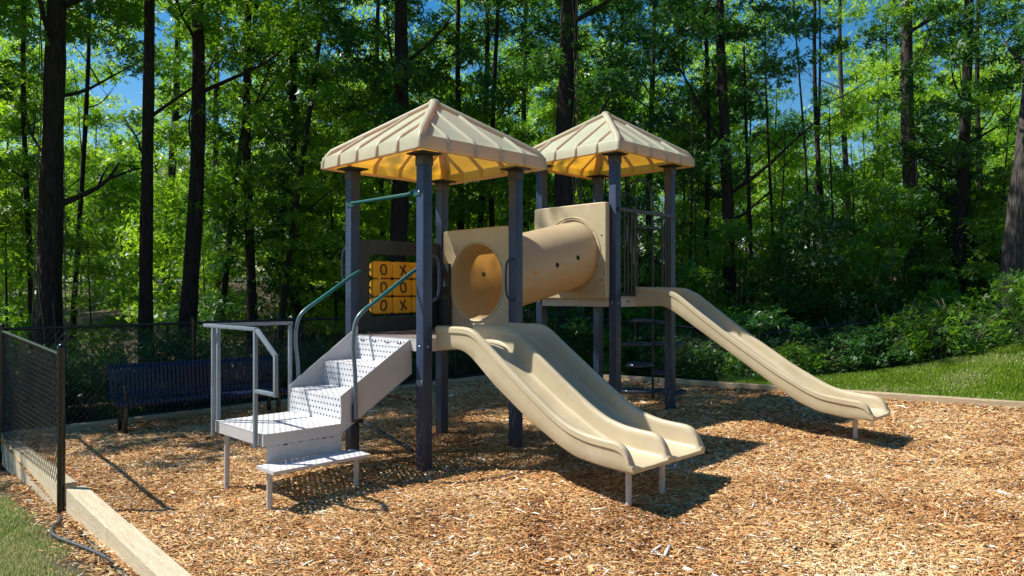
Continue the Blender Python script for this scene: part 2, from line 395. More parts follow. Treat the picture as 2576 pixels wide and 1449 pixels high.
# ------------------------------------------------------------------ terrain
PL0 = Vector((-3.69, 5.94)); PL1 = Vector((-6.75, 9.60)); PLN = Vector((1.30, .30))     # left edge of the bed
DL = (PL1 - PL0).normalized(); NL = Vector((-DL.y, DL.x))        # points outward (to the left)
CB0 = Vector((-6.70, 9.50)); CB1 = Vector((.41, 14.47)); CR1 = Vector((6.26, 8.86)); CR2 = Vector((14, 1.42))
def base(x): return (.042 if x < 0 else .035)*x
def side(p, a, b): return (b.x-a.x)*(p.y-a.y) - (b.y-a.y)*(p.x-a.x)
POLY = [Vector((4, -6)), Vector((16, -6)), CR2, CR1, CB1, CB0, PL0, Vector((-2.10, 4.20)), PLN, Vector((1.3, -6))]
def in_bed(x, y):
    c = False; n = len(POLY); j = n-1
    for i in range(n):
        a, b = POLY[i], POLY[j]
        if (a.y > y) != (b.y > y) and x < (b.x-a.x)*(y-a.y)/(b.y-a.y) + a.x: c = not c
        j = i
    return c
def mulch_z(x, y):
    z = base(max(-6.5, min(8, x)))
    for hx, hy, hr, hd in ((1.35, 5.35, .55, .05), (3.95, 7.15, .45, .04), (-1.75, 5.35, .5, .03)):
        d2 = ((x-hx)**2 + (y-hy)**2)/hr**2
        if d2 < 9: z += hd*(-math.exp(-d2*1.3) + .45*math.exp(-(math.sqrt(d2)-1.5)**2*5))
    return z + .018*noise.noise(Vector((x*.9, y*.9, 0))) + .010*noise.noise(Vector((x*3, y*3, 4)))
DN2 = Vector((1.59, -1.74)).normalized(); NN2 = Vector((DN2.y, -DN2.x))
def left_d(p):
    tl = (p - PL0).dot(DL)
    return ((p - PL0).dot(NL) if tl > 0 else (p - PL0 - Vector((.02, -.01))).dot(NN2)), tl
def ground_z(x, y):
    z = base(max(-8, min(8, x)))
    p = Vector((x, y))
    # outside, left of the left edge
    dl, tl = left_d(p)
    if dl > -.2 and tl < 7 and y < 11:
        zo = -.17 - .095*max(0, tl)
        z = z + (zo - z)*sstep(-.14, -.02, dl) - .05*sstep(0, 4, dl)
    # right lawn rising
    dr = (x - 6.26)*.692 + (y - 8.86)*.721
    if dr > 0 and y < 22:
        rise = .036*max(0, min(x, 9.5) - 5.1)**2*sstep(0, 2.6, dr)
        bl = 1 - sstep(12.3, 13.6, y - .0)       # brush line then falls to the fence
        drop = {0: 0}
        zf = interp([(-1, .0), (.5, .02), (4.6, -.33), (9.5, .17), (14, .5)], x)
        z = (z + rise)*bl + zf*(1-bl)
    elif y > 12 and x > -2:
        k = sstep(14.0, 15.0, y); zf = interp([(-1, .0), (.5, .02), (4.6, -.33), (9.5, .17)], x)
        z = z*(1-k) + zf*k
    far = sstep(15.5, 40, y)
    z += 2.75*far + .02*max(0, y - 40)
    if y > 12: z += .22*noise.noise(Vector((x*.25, y*.25, 0)))*sstep(15.5, 18, y)
    if x < -9: z -= .06*min(6, -9 - x)*(1-far)
    z += .02*noise.noise(Vector((x*.8, y*.8, 9)))
    return z
def is_lawn(x, y):
    p = Vector((x, y)); dl = (p - PL0).dot(NL); tl = (p - PL0).dot(DL)
    left = dl > 0 and tl < 4.2 and y < 8.6
    dr = (x - 6.26)*.692 + (y - 8.86)*.721
    right = dr > 0 and y < 12.7 + .25*noise.noise(Vector((x, 0, 0)))
    return left, right
def build_ground():
    xs = sorted(set([round(v, 3) for v in list(np.arange(-14, -8, .2)) + list(np.arange(-8, -1, .08)) + list(np.arange(-1, 16.01, .2)) + list(np.arange(-90, -14, 2.0)) + list(np.arange(16, 90.1, 2.0))]))
    ys = sorted(set([round(v, 3) for v in list(np.arange(-1, 3.4, .2)) + list(np.arange(3.4, 10.2, .08)) + list(np.arange(10.2, 18.01, .2)) + list(np.arange(-30, -1, 2.0)) + list(np.arange(18, 30, .6)) + list(np.arange(30, 160, 2.5))]))
    V = []; T = []
    for y in ys:
        for x in xs:
            z = ground_z(x, y)
            if in_bed(x, y): z = min(z, mulch_z(x, y)) - .07
            l, r = is_lawn(x, y)
            t = 1.0 if (l or r) else 0.0
            if l: t = .85*sstep(0, .5, left_d(Vector((x, y)))[0] + .25*noise.noise(Vector((x*3, y*3, 0))))
            V.append((x, y, z)); T.append(t)
    nx = len(xs); Fs = []
    for j in range(len(ys)-1):
        for i in range(nx-1):
            a = j*nx + i; Fs.append((a, a+1, a+1+nx, a+nx))
    o = mesh_obj('ground', V, Fs, M['ground'], smooth=True, tone=T); tag(o, kind='structure')
build_ground()
def build_mulch():
    bm = bmesh.new(); st = .15
    x = -7.0; grid = {}
    nx = int((16+7)/st); ny = int((15+6)/st)
    V = []; idx = {}; Fs = []
    for j in range(ny+1):
        for i in range(nx+1):
            px = -7 + i*st; py = -6 + j*st
            V.append(Vector((px, py, 0)))
    for j in range(ny):
        for i in range(nx):
            a = j*(nx+1)+i; c = V[a] + Vector((st/2, st/2, 0))
            if any(in_bed(V[k].x, V[k].y) for k in (a, a+1, a+nx+1, a+nx+2)): Fs.append((a, a+1, a+nx+2, a+nx+1))
    used = sorted({i for f in Fs for i in f}); mp = {k: n for n, k in enumerate(used)}
    VV = []
    def seg_d(p, a, b):
        t = max(0, min(1, (p-a).dot(b-a)/(b-a).length_squared)); q = a + (b-a)*t; return q, (p-q).length
    for k in used:
        p = Vector((V[k].x, V[k].y))
        if not in_bed(p.x, p.y):          # snap to border
            best = min((seg_d(p, POLY[i], POLY[(i+1) % len(POLY)]) for i in range(len(POLY))), key=lambda t: t[1])[0]
            p = best
        VV.append((p.x, p.y, mulch_z(p.x, p.y)))
    o = mesh_obj('mulch_bed', VV, [tuple(mp[i] for i in f) for f in Fs], M['mulch'], smooth=True); tag(o, kind='structure')
build_mulch()

def scatter_chips():
    V = []; Q = []; T = []
    zones = [((-4.2, 5.2), (3.6, 6.2), 6400, 1.0), ((-5.2, 6.8), (6.2, 8.6), 3000, 1.12), ((-7, 7.5), (8.6, 14.4), 1200, 1.35)]
    pos = []; sc = []
    for (x0, x1), (y0, y1), dens, s in zones:
        n = int((x1-x0)*(y1-y0)*dens)
        P = RS.rand(n, 2)*[x1-x0, y1-y0] + [x0, y0]
        P = P[np.abs(P[:, 0]) < P[:, 1]*.73 + .35]
        # inside polygon test, vectorised
        c = np.zeros(len(P), bool); j = len(POLY)-1
        for i in range(len(POLY)):
            a, b = POLY[i], POLY[j]
            cond = ((a.y > P[:, 1]) != (b.y > P[:, 1]))
            xi = (b.x-a.x)*(P[:, 1]-a.y)/((b.y-a.y) if b.y != a.y else 1e-9) + a.x
            c ^= cond & (P[:, 0] < xi); j = i
        P = P[c]; pos.append(P); sc.append(np.full(len(P), s))
    t = RS.rand(1900)*6.2 - 3.0; d = .02 + np.abs(RS.randn(1900))*.10
    PX = np.array([(list(PL0 + DL*a + NL*b) if a > 0 else list(PL0 + Vector((.02, -.01)) - DN2*a + NN2*b)) for a, b in zip(t, d)])
    n_in = sum(len(q) for q in pos); pos.append(PX); sc.append(np.full(len(PX), 1.0))
    P = np.vstack(pos); S = np.concatenate(sc); n = len(P)
    # coarse height lookup
    z = np.array([mulch_z(x, y) if i < n_in else ground_z(x, y) for i, (x, y) in enumerate(P)])
    big = RS.rand(n)
    ln = (.013 + .027*RS.rand(n)**1.6)*S*np.where(big > .97, 1.7, 1)*np.where(big > .995, 1.5, 1)
    w = (.0022 + .0036*RS.rand(n)**1.5)*S*np.where(big > .985, 2.4, 1)*1.1
    th = w*(.35+.5*RS.rand(n))
    a = RS.randn(n)*.75 + .12; a = np.where(RS.rand(n) > .6, RS.rand(n)*math.pi, a)
    tilt = RS.randn(n)*.22; roll = RS.randn(n)*.5
    dx = np.cos(a)*np.cos(tilt); dy = np.sin(a)*np.cos(tilt); dz = np.sin(tilt)
    D = np.stack([dx, dy, dz], 1)
    Sd = np.stack([-np.sin(a)*np.cos(roll), np.cos(a)*np.cos(roll), np.sin(roll)], 1)
    U = np.cross(D, Sd)
    C = np.stack([P[:, 0], P[:, 1], z + .004 + RS.rand(n)*.020], 1)
    l = ln[:, None]; ww = w[:, None]; t = th[:, None]
    vs = [C - D*l - Sd*ww, C - D*l*.95 + Sd*ww*.8, C - D*l*.9 + U*t, C + D*l*.9 - Sd*ww*.7, C + D*l + Sd*ww, C + D*l*.85 + U*t,
          C - D*l*.9 - U*t, C + D*l*.9 - U*t]
    Vn = np.stack(vs, 1).reshape(-1, 3)
    b = (np.arange(n)*8)[:, None]
    q = np.array([[0, 3, 5, 2], [2, 5, 4, 1], [0, 2, 1, 6], [3, 7, 4, 5], [0, 6, 7, 3]])
    Qn = (b[:, None, :] + q[None]).reshape(-1, 4)
    # colour: big low-frequency reddish/dark drifts plus chip to chip change
    lf = np.array([noise.noise(Vector((x*.7, y*.7, 3))) + .6*noise.noise(Vector((x*2.6, y*2.6, 5))) for x, y in P])
    tone = np.clip(RS.beta(2.8, 2.2, n)*.86 + lf*.32 - .02, 0.02, .93)
    tone = np.minimum(tone, .88); tone = np.where(RS.rand(n) > .955, .93, tone)
    tone = np.where(RS.rand(n) > .955, .96 + .04*RS.rand(n), tone)
    me = np_mesh('wood_chips', Vn, Qn, M['chip'], np.repeat(tone, 8))
    o = link('wood_chips', me); tag(o, 'golden brown wood chips covering the playground bed', 'wood chips', kind='stuff')
scatter_chips()

def grass_patch(name, pts_fn, n, label, h=(.03, .07), dry=.15, wmul=1.0):
    P = pts_fn(n); n = len(P)
    z = np.array([ground_z(x, y) for x, y in P])
    hh = h[0] + (h[1]-h[0])*RS.rand(n); a = RS.rand(n)*6.283; w = (.0028 + .003*RS.rand(n))*wmul
    lean = hh*.5*RS.rand(n); la = RS.rand(n)*6.283
    B = np.stack([P[:, 0], P[:, 1], z - .004], 1)
    S = np.stack([np.cos(a)*w, np.sin(a)*w, np.zeros(n)], 1)
    Md = B + np.stack([np.cos(la)*lean*.4, np.sin(la)*lean*.4, hh*.6], 1)
    Tp = B + np.stack([np.cos(la)*lean, np.sin(la)*lean, hh], 1)
    V = np.stack([B-S, B+S, Md+S*.7, Md-S*.7, Tp+S*.15, Tp-S*.15], 1).reshape(-1, 3)
    b = (np.arange(n)*6)[:, None, None]; q = np.array([[0, 1, 2, 3], [3, 2, 4, 5]])[None]
    Q = (b + q).reshape(-1, 4)
    lf = np.array([noise.noise(Vector((x*1.1, y*1.1, 8))) for x, y in P])
    tone = np.clip(.35 + .5*RS.rand(n)*.7 + lf*.5, 0, .78); tone = np.where(RS.rand(n) < dry + np.clip(lf, 0, 1)*.6, .8 + .2*RS.rand(n), tone)
    o = link(name, np_mesh(name, V, Q, M['grass'], np.repeat(tone, 6))); tag(o, label, 'grass', kind='stuff')
def right_pts(n):
    P = RS.rand(n, 2)*[8.5, 6.0] + [3.6, 7.2]
    k = [(p[0]-6.26)*.692 + (p[1]-8.86)*.721 > .12 and p[1] < 12.75 and abs(p[0]) < p[1]*.73+.3 for p in P]
    return P[np.array(k)]
def left_pts(n):
    P = RS.rand(n, 2)*[3.2, 3.4] + [-5.4, 3.4]
    k = []
    for p in P:
        d = left_d(Vector(p))[0]
        dens = sstep(.10, .50, d + .25*noise.noise(Vector((p[0]*3, p[1]*3, 0))))
        k.append(d > .06 and abs(p[0]) < p[1]*.73+.3 and random.random() < dens)
    return P[np.array(k)]
grass_patch('lawn_grass', right_pts, 260000, 'bright green grass rising on the slope beyond the far timbers', (.035, .085), .05, 1.7)
grass_patch('border_grass', left_pts, 120000, 'patchy pale green grass outside the near left timber border', (.018, .042), .70, 1.0)
def clover():
    mb = MB(); P = right_pts(420)[:45]
    for x, y in P:
        z = ground_z(x, y); mb.disc((x, y, z+.06), (0, 0, 1), .008, .010, 6, dome=True)
    tag(mb.obj('clover_flowers', M['flower']), 'tiny white clover flowers dotting the green lawn', 'flowers', kind='stuff')
clover()

# ------------------------------------------------------------------ timbers
def timber(p, q, zt0, zt1, h, w, out, m, label, name='landscape_timber', group=None):
    p = Vector(p); q = Vector(q); d = (q-p).normalized(); n = Vector((-d.y, d.x))*out
    mb = MB(); ln = (q-p).length
    vs, fs = bmesh_box(0, 0, -h, ln, w, 0, .008)
    root = bpy.data.objects.new(name, None)
    me_v = []
    ang = math.atan2(d.y, d.x)
    for v in vs:
        k = v.x/ln
        me_v.append((v.x, v.y*out, v.z + (zt1-zt0)*k))
    if out < 0: fs = [tuple(reversed(f)) for f in fs]
    o = mesh_obj(name, me_v, fs, m); o.location = (p.x, p.y, zt0); o.rotation_euler = (0, 0, ang)
    tag(o, label, 'timber', group)
def along(a, b, t): return (a[0]+(b[0]-a[0])*t, a[1]+(b[1]-a[1])*t)
lnear = (1.3, .3)
pN = Vector((-3.69, 5.94)) ; dN = Vector((1.59, -1.74)).normalized()
def ln_pt(t): q = pN + Vector((.05, -.02)) + dN*t; return (q.x, q.y)
g = 'timbers edging the mulch bed'
timber(ln_pt(0), ln_pt(1.28), .052, .035, .24, .145, 1, M['timber'], 'pale weathered timber starting at the black fence end post', group=g)
timber(ln_pt(1.284), ln_pt(3.7), .040, .015, .24, .150, 1, M['timber'], 'nearest pale timber running out of the lower left corner', group=g)
timber(along(PL0, PL1, .035), along(PL0, PL1, .52), .045, -.12, .30, .14, -1, M['timber'], 'timber under the near half of the left fence', group=g)
timber(along(PL0, PL1, .523), along(PL0, PL1, .99), -.12, -.28, .36, .14, -1, M['timber'], 'timber under the far half of the left fence near its corner', group=g)
nb = 3
lab = ['timber behind the navy bench along the back fence', 'back timber between the bench and the play structure', 'back timber ending at the far corner of the mulch bed']
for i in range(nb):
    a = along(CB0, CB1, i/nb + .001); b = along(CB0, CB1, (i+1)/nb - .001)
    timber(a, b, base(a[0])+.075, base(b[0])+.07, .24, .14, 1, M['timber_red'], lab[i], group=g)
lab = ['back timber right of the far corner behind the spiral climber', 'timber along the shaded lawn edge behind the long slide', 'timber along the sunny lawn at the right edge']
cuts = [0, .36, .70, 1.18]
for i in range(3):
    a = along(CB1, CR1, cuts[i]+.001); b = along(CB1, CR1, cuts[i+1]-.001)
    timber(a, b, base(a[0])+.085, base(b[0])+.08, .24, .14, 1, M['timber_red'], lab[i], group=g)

# ------------------------------------------------------------------ fences
def fence(name, pts, label, posts, top_fn, bot_fn, pitch=.085, wire=.0030, cat='fence', post_r=.024, mid=False):
    """pts: polyline xy; heights from functions of (x,y)"""
    root = empty(name, (pts[0][0], pts[0][1], 0)); tag(root, label, cat); o0 = Vector((pts[0][0], pts[0][1], 0))
    P = [Vector(p) for p in pts]
    mb = MB()
    for a, b in zip(P, P[1:]):
        mb.tube([Vector((a.x, a.y, top_fn(a)))-o0, Vector((b.x, b.y, top_fn(b)))-o0], .021, 10)
        if mid: mb.tube([Vector((a.x, a.y, bot_fn(a)+.02))-o0, Vector((b.x, b.y, bot_fn(b)+.02))-o0], .012, 8)
    mb.obj('rail', M['black'], root, autos=40)
    for p in posts:
        p = Vector(p); q = Vector((p.x, p.y, 0)) - o0; m2 = MB()
        zt = top_fn(p) + .06; zb = bot_fn(p) - .35
        m2.tube([q + Vector((0, 0, zb)), q + Vector((0, 0, zt))], post_r, 14)
        m2.disc(q + Vector((0, 0, zt)), (0, 0, 1), post_r*1.12, .035, 14, dome=True)
        m2.tube([q + Vector((0, 0, top_fn(p)-.025)), q + Vector((0, 0, top_fn(p)+.025))], post_r*1.15, 14)
        for k in (.25, .55, .8): 
            zz = bot_fn(p) + (zt - bot_fn(p))*k; m2.tube([q + Vector((0, 0, zz-.008)), q + Vector((0, 0, zz+.008))], post_r*1.08, 14)
        m2.obj('post', M['black'], root, autos=40)
    w = MB()
    for a, b in zip(P, P[1:]):
        d = b - a; ln = d.length; d.normalize(); nrm = Vector((-d.y, d.x))
        H0 = 1.2
        k = -H0
        while k < ln:
            for sgn in (1, -1):
                # diagonal from bottom at s=k to top at s=k+H (or reverse), clipped to 0..ln, as a weave
                s0, s1 = max(0, k), min(ln, k + H0)
                if s1 - s0 < .01: continue
                def pt(s, off):
                    f = (s - k)/H0
                    if sgn < 0: f = 1 - f
                    q = a + d*s; zb = bot_fn(q)+.01; zt = top_fn(q)
                    return Vector((q.x + nrm.x*off, q.y + nrm.y*off, zb + (zt-zb)*f)) - o0
                w.tube([pt(s0, .003*sgn), pt((s0+s1)/2, .003*sgn), pt(s1, .003*sgn)], wire, 3, cap=False)
            k += pitch
    w.obj('chain_link_mesh', M['wire'], root)
    return root
def top_l(p):
    return 1.135
def bot_l(p):
    t = (Vector((p[0], p[1])) - PL0).dot(DL); return .05 - .075*t
fence('chain_link_fence', [PL0, PL1], 'black chain link fence run at the left ending at the capped post', [PL0, PL1], top_l, bot_l, pitch=.105, wire=.0026, post_r=.03)
off = Vector((-.57, .82))*.2
bA = PL1; bB = Vector((.35, 14.75))
def top_b(p): return 1.16 + .012*(p[0]+6.7)
def bot_b(p): return base(p[0]) - .03
fence('chain_link_fence', [bA, bB], 'black chain link fence run along the woods behind the navy bench',
      [along(bA, bB, t) for t in (.27, .55, .8)] + [bB], top_b, bot_b)
rp = [(.35, 14.75), (4.6, 13.5), (9.5, 13.4), (13.5, 13.6)]
def top_r(p): return interp([(.3, 1.25), (4.6, .87), (9.5, 1.385), (13.5, 1.7)], p[0])
def bot_r(p): return top_r(p) - 1.2
fence('chain_link_fence', rp, 'overgrown black chain link fence run above the grassy slope on the right', [(2.4, 14.15), (4.6, 13.5), (7.05, 13.45), (9.5, 13.4)], top_r, bot_r, pitch=.09)

# ------------------------------------------------------------------ play structure (local frame: x along front-right, y along front-left)
W = 1.22; X2 = 2.951
PS = empty('play_structure', (-.824, 6.8, 0), R(45))
tag(PS, 'two tower play structure with tan roofs, tunnel, slides and perforated steps', 'play structure')
def bolt(c, n, r, h, parent, m='bolt'):
    b = MB(); b.disc(c, n, r, h, 10, dome=True); return b.obj('bolt', M[m], parent, smooth=True)
def post(x, y, zt):
    mb = MB(); mb.box((x-.055, y-.055, -.35), (x+.055, y+.055, zt), .012)
    o = mb.obj('post', M['post'], PS, autos=50)
    b = MB(); b.box((x-.12, y-.12, zt-.012), (x+.12, y+.12, zt+.004), .004); b.box((x-.062, y-.062, zt-.12), (x+.062, y+.062, zt-.012), .01)
    b.obj('roof_bracket', M['dark'], o, autos=50)
    for z in ((1.14,) if zt < 3.1 else (1.52,)):
        bolt((x-.055, y-.0, z), (-1, 0, 0), .013, .008, o); bolt((x, y-.055, z), (0, -1, 0), .013, .008, o)
    return o
for x, y in ((0, 0), (0, W), (W, 0), (W, W)): post(x, y, 2.955)
for x, y in ((X2, 0), (X2, W), (X2+W, 0), (X2+W, W)): post(x, y, 3.35)

def roof(cx, cy, z0):
    """z0 = underside of fascia. Moulded shell with round ribs and hips standing proud above and below"""
    S = .845; zf = z0 + .13; za = z0 + .70; St = S - .016
    mb = MB(); NA = 24; NB = 10
    for q in range(4):
        ca, sa = math.cos(q*math.pi/2), math.sin(q*math.pi/2)
        def put(x, y, z): return (cx + x*ca - y*sa, cy + x*sa + y*ca, z)
        rows = []
        for hw, z in ((S-.085, z0+.014), (S-.045, z0), (S-.006, z0), (S, z0+.007), (St+.008, zf-.010), (St+.004, zf-.002), (St-.012, zf+.003)):
            rows.append([put(hw*(-1+2*i/NA), -hw, z) for i in range(NA+1)])
        for j in range(1, NB+1):
            hw = (St-.012)*(1-j/NB)
            rows.append([put(hw*(-1+2*i/NA), -hw, zf+.004 + (za-zf-.004)*j/NB) for i in range(NA+1)])
        vs = [v for r in rows for v in r]; n1 = NA+1
        mb.add(vs, [(j*n1+i, j*n1+i+1, (j+1)*n1+i+1, (j+1)*n1+i) for j in range(len(rows)-1) for i in range(NA)])
        sl = (za-zf)/St
        for fx in (-.60, -.205, .205, .60):
            x = fx*S; top = abs(x) + .03; r = .023
            pts = [put(x, -(S+.000), z0+.006), put(x, -(S-.006), z0+.07), put(x, -(St+.002), zf-.028), put(x, -(St-.010), zf-.004), put(x, -(St-.04), zf+.04*sl+.002), put(x, -top, zf + (St-top)*sl)]
            mb.tube(pts, [r, r, r*1.02, r*1.02, r, r*.92], 12)
        r = .041
        pts = [put(-S+.022, -S+.022, z0+.006), put(-S+.024, -S+.024, z0+.06), put(-St+.024, -St+.024, zf-.03), put(-St+.034, -St+.034, zf-.006), put(-St+.07, -St+.07, zf+.07*sl), put(0, 0, za)]
        mb.tube(pts, [r*.85, r*.9, r, r, r, r], 14)
    mb.disc((cx, cy, za-.02), (0, 0, 1), .07, .07, 20, dome=True)
    return mb.obj('roof', M['roof'], PS, autos=24)
roof(W/2, W/2, 2.945); roof(X2+W/2, W/2, 3.335)

def deck(x0, z, h):
    mb = MB(); mb.add([(x0-.05, -.05+.0, z), (x0+W+.05, -.05, z), (x0+W+.05, W+.05, z), (x0-.05, W+.05, z)], [(0, 1, 2, 3)])
    o = mb.obj('deck', M['perf_d'], PS)
    s = MB()
    for (a, b) in (((x0-.05, .056), (x0-.046+.0, W-.056)), ((x0+W+.046, .056), (x0+W+.05, W-.056))):
        s.box((a[0], a[1], z-h), (b[0], b[1], z-.004))
    for yy in (-.05, W+.046): s.box((x0+.056, yy, z-h), (x0+W-.056, yy+.004, z-.004))
    for k in (.35, .85): s.box((x0+.0, k-.02, z-.06), (x0+W, k+.02, z-.005))
    s.box((x0-.051+.0, .056, z-.012), (x0-.035, W-.056, z-.001)); 
    s.obj('deck_skirt', M['white'], o)
    if x0 > 1:
        b = MB(); b.box((x0+.17, -.0525, z-.065), (x0+.215, -.0502, z-.048)); b.obj('slot', M['dark'], o)
    return o
deck(0, 1.21, .115); deck(X2, 1.59, .12)

# slides ------------------------------------------------------------
def slide(name, x0, lanes, lw, rim_t, bot_t, ln, legs):
    rim_s = smooth_tab(rim_t, .06); rim_f = smooth_tab(rim_t, .012); bot = smooth_tab(bot_t, .06)
    def rim(x):
        k = sstep(ln-.25, ln-.12, x); return rim_s(x)*(1-k) + rim_f(x)*k
    nl = 96; Ls = [.045 + (ln-.17)*i/nl for i in range(nl)] + [ln - .125 + .125*(1-(1-i/14)**1.6) for i in range(1, 14)]
    Ls += [ln]
    xl = x0; xr = x0 + lanes*lw; rw = .031
    def section(Lc, k):
        zb = bot(Lc); zr = rim_end(Lc)
        zfl = zb + .055 - .022*sstep(1.2, ln-.2, Lc)
        zr = max(zr, zfl + .006)
        hgt = zr - zfl
        pts = []
        fl = .5 if hgt > .05 else .5*hgt/.05
        lip = .011*min(1, hgt/.08)
        zg = zr - min(.058, hgt*.5)
        # outer left wall upward
        pts += [(xl+.03, zb+.004), (xl+.008, zb+.0), (xl, zb+.012), (xl-.002, (zb+zg)/2), (xl-.004, zg-.006), (xl-.004-lip, zg), (xl-.004-lip, zg+.012)]
        def rimtop(xc, wl, wr):
            out = []
            for t in (160, 125, 90, 55, 20):
                out.append((xc + math.cos(R(t))*(wl if t > 90 else wr), zr - .024*min(1, hgt/.06) + math.sin(R(t))*.024*min(1, hgt/.06)))
            return out
        pts += rimtop(xl + rw - .012, rw+.003, rw)
        for i in range(lanes):
            a = xl + i*lw; b = a + lw
            a0 = a + (2*rw-.012 if i == 0 else rw); b0 = b - (2*rw-.012 if i == lanes-1 else rw)
            rr = min(.042, max(.004, hgt*.4))
            pts.append((a0+.004, zr - min(.05, hgt*.4)))
            for t in (0, 30, 60, 90): pts.append((a0+.008 + rr - rr*math.cos(R(t)), zfl + rr - rr*math.sin(R(t))))
            pts.append(((a+b)/2, zfl - .004))
            for t in (90, 60, 30, 0): pts.append((b0-.008 - rr + rr*math.cos(R(t)), zfl + rr - rr*math.sin(R(t))))
            pts.append((b0-.004, zr - min(.05, hgt*.4)))
            if i < lanes-1: pts += rimtop(b, rw, rw)
        pts += rimtop(xr - rw + .012, rw, rw+.003)
        pts += [(xr+.004+lip, zg+.012), (xr+.004+lip, zg), (xr+.004, zg-.006), (xr+.002, (zb+zg)/2), (xr, zb+.012), (xr-.008, zb), (xr-.03, zb+.004)]
        return pts
    def rim_end(Lc): return rim(Lc)
    V = []; secs = []
    for k, Lc in enumerate(Ls[:-1]):
        s = section(Lc, k); secs.append(len(s))
        V += [(x, -Lc, z) for x, z in s]
    m = secs[0]; Fs = []
    # rounded nose
    s = section(ln, 0); V += [(x, -(ln+.008), z - .004) for x, z in s]
    for k in range(len(Ls)-1):
        for j in range(m):
            a = k*m + j; b = k*m + (j+1) % m
            Fs.append((a, b, b+m, a+m))
    # end caps as strips pairing bottom with top
    bm = bmesh.new()
    o = mesh_obj(name, V, Fs, M['tan'], PS)
    bm.from_mesh(o.data); bmesh.ops.holes_fill(bm, edges=[e for e in bm.edges if e.is_boundary], sides=0)
    bmesh.ops.triangulate(bm, faces=[f for f in bm.faces if len(f.verts) > 4]); bmesh.ops.recalc_face_normals(bm, faces=bm.faces)
    bm.to_mesh(o.data); bm.free()
    o.data.polygons.foreach_set('use_smooth', [True]*len(o.data.polygons)); o.data.set_sharp_from_angle(angle=R(38))
    # mounting hood plate seam
    for lx, lL in legs:
        lg = MB(); lg.tube([(lx, -lL, -.3), (lx, -lL, bot(lL)+.03)], .024, 14); lg.obj('leg', M['white'], o, autos=40)
    return o
rim1 = [(0, 1.335), (.46, 1.335), (.56, 1.315), (.63, 1.27), (.84, 1.125), (1.23, .865), (1.51, .69), (1.68, .607), (1.85, .565), (2.0, .552), (2.12, .548), (2.17, .538), (2.215, .512), (2.25, .465), (2.275, .41), (2.285, .375), (2.4, .33)]
bot1 = [(0, 1.11), (.36, 1.13), (.5, 1.09), (.84, .838), (1.23, .60), (1.59, .426), (1.76, .365), (2.0, .34), (2.3, .328)]
slide('double_slide', .11, 2, .5, rim1, bot1, 2.285, [(.27, 2.14), (.72, 2.14)])
rim2 = [(0, 1.72), (.48, 1.705), (.65, 1.635), (.91, 1.45), (1.31, 1.18), (1.86, .84), (2.2, .665), (2.36, .607), (2.6, .58), (2.72, .575), (2.77, .562), (2.81, .535), (2.84, .49), (2.86, .43), (3, .4)]
bot2 = [(0, 1.487), (.46, 1.483), (.62, 1.41), (1.31, .984), (1.86, .646), (2.11, .497), (2.33, .417), (2.6, .385), (2.9, .383)]
slide('long_slide', X2+.35, 1, .5, rim2, bot2, 2.86, [(X2+.60, 2.61)])

# tunnel ------------------------------------------------------------
def plate_hole(name, xa, xb, y0, y1, z0, z1, cy, cz, r, m, parent, lip=.0, inner=None):
    """upright plate in the y-z plane with a round opening"""
    n = 96; loop = []; ring = []
    angs = sorted([2*math.pi*i/n for i in range(n)] + [math.atan2(zz-cz, yy-cy) % (2*math.pi) for yy in (y0, y1) for zz in (z0, z1)])
    rc = .035
    for a in angs:
        c, s = math.cos(a), math.sin(a)
        t = min((y1-cy)/c if c > 1e-9 else 1e9, (y0-cy)/c if c < -1e-9 else 1e9, (z1-cz)/s if s > 1e-9 else 1e9, (z0-cz)/s if s < -1e-9 else 1e9)
        y, z = cy + c*t, cz + s*t
        # round the corners
        iy = min(max(y, y0+rc), y1-rc); iz = min(max(z, z0+rc), z1-rc)
        d = math.hypot(y-iy, z-iz)
        if d > rc: y = iy + (y-iy)*rc/d; z = iz + (z-iz)*rc/d
        loop.append((y, z)); ring.append((cy + r*c, cz + r*s))
    k = len(angs); V = []; b = min(.012, (xb-xa)*.3)
    def shrink(p, d):
        yy, zz = p; return (min(max(yy, y0+d), y1-d), min(max(zz, z0+d), z1-d))
    for x, L_ in ((xa, ring), (xa, [shrink(p, b) for p in loop]), (xa+b, loop), (xb-b, loop), (xb, [shrink(p, b) for p in loop]), (xb, ring)):
        V += [(x, y, z) for y, z in L_]
    Fs = []
    for q in range(6):
        for i in range(k):
            a0 = q*k + i; b0 = q*k + (i+1) % k; q2 = (q+1) % 6
            Fs.append((a0, b0, q2*k + (i+1) % k, q2*k + i))
    return mesh_obj(name, V, [tuple(reversed(f)) for f in Fs], m, parent, autos=35)
TY = .585; sl = .38/1.731
def tz(x): return 1.77 + (x - 1.22)*sl
tn = MB(); Rt = .425; ns = 56; nx = 40
xs = [1.20 + (2.90-1.20)*i/nx for i in range(nx+1)]
vs = []; 
for x in xs:
    swell = 0
    for j in range(ns):
        a = 2*math.pi*j/ns; vs.append((x, TY + Rt*math.cos(a), tz(x) + Rt*math.sin(a)))
fs = [(i*ns+j, i*ns+(j+1) % ns, (i+1)*ns+(j+1) % ns, (i+1)*ns+j) for i in range(nx) for j in range(ns)]
tn.add(vs, fs); TUN = tn.obj('tunnel', M['tube'], PS, smooth=True)
p1 = plate_hole('entry_panel', 1.185, 1.235, .058, 1.162, 1.215, 2.36, TY, tz(1.20), Rt-.004, M['tan'], TUN)
p2 = plate_hole('entry_panel', X2-.135, X2-.058, .03, 1.235, 1.565, 2.755, TY+.01, tz(2.85), Rt+.012, M['tan'], TUN)
rg = MB()
rg.tube(ellipse((1.183, TY, tz(1.2)), (0, 1, 0), (0, 0, 1), Rt+.012, Rt+.012, 60), .011, 8, closed=True)
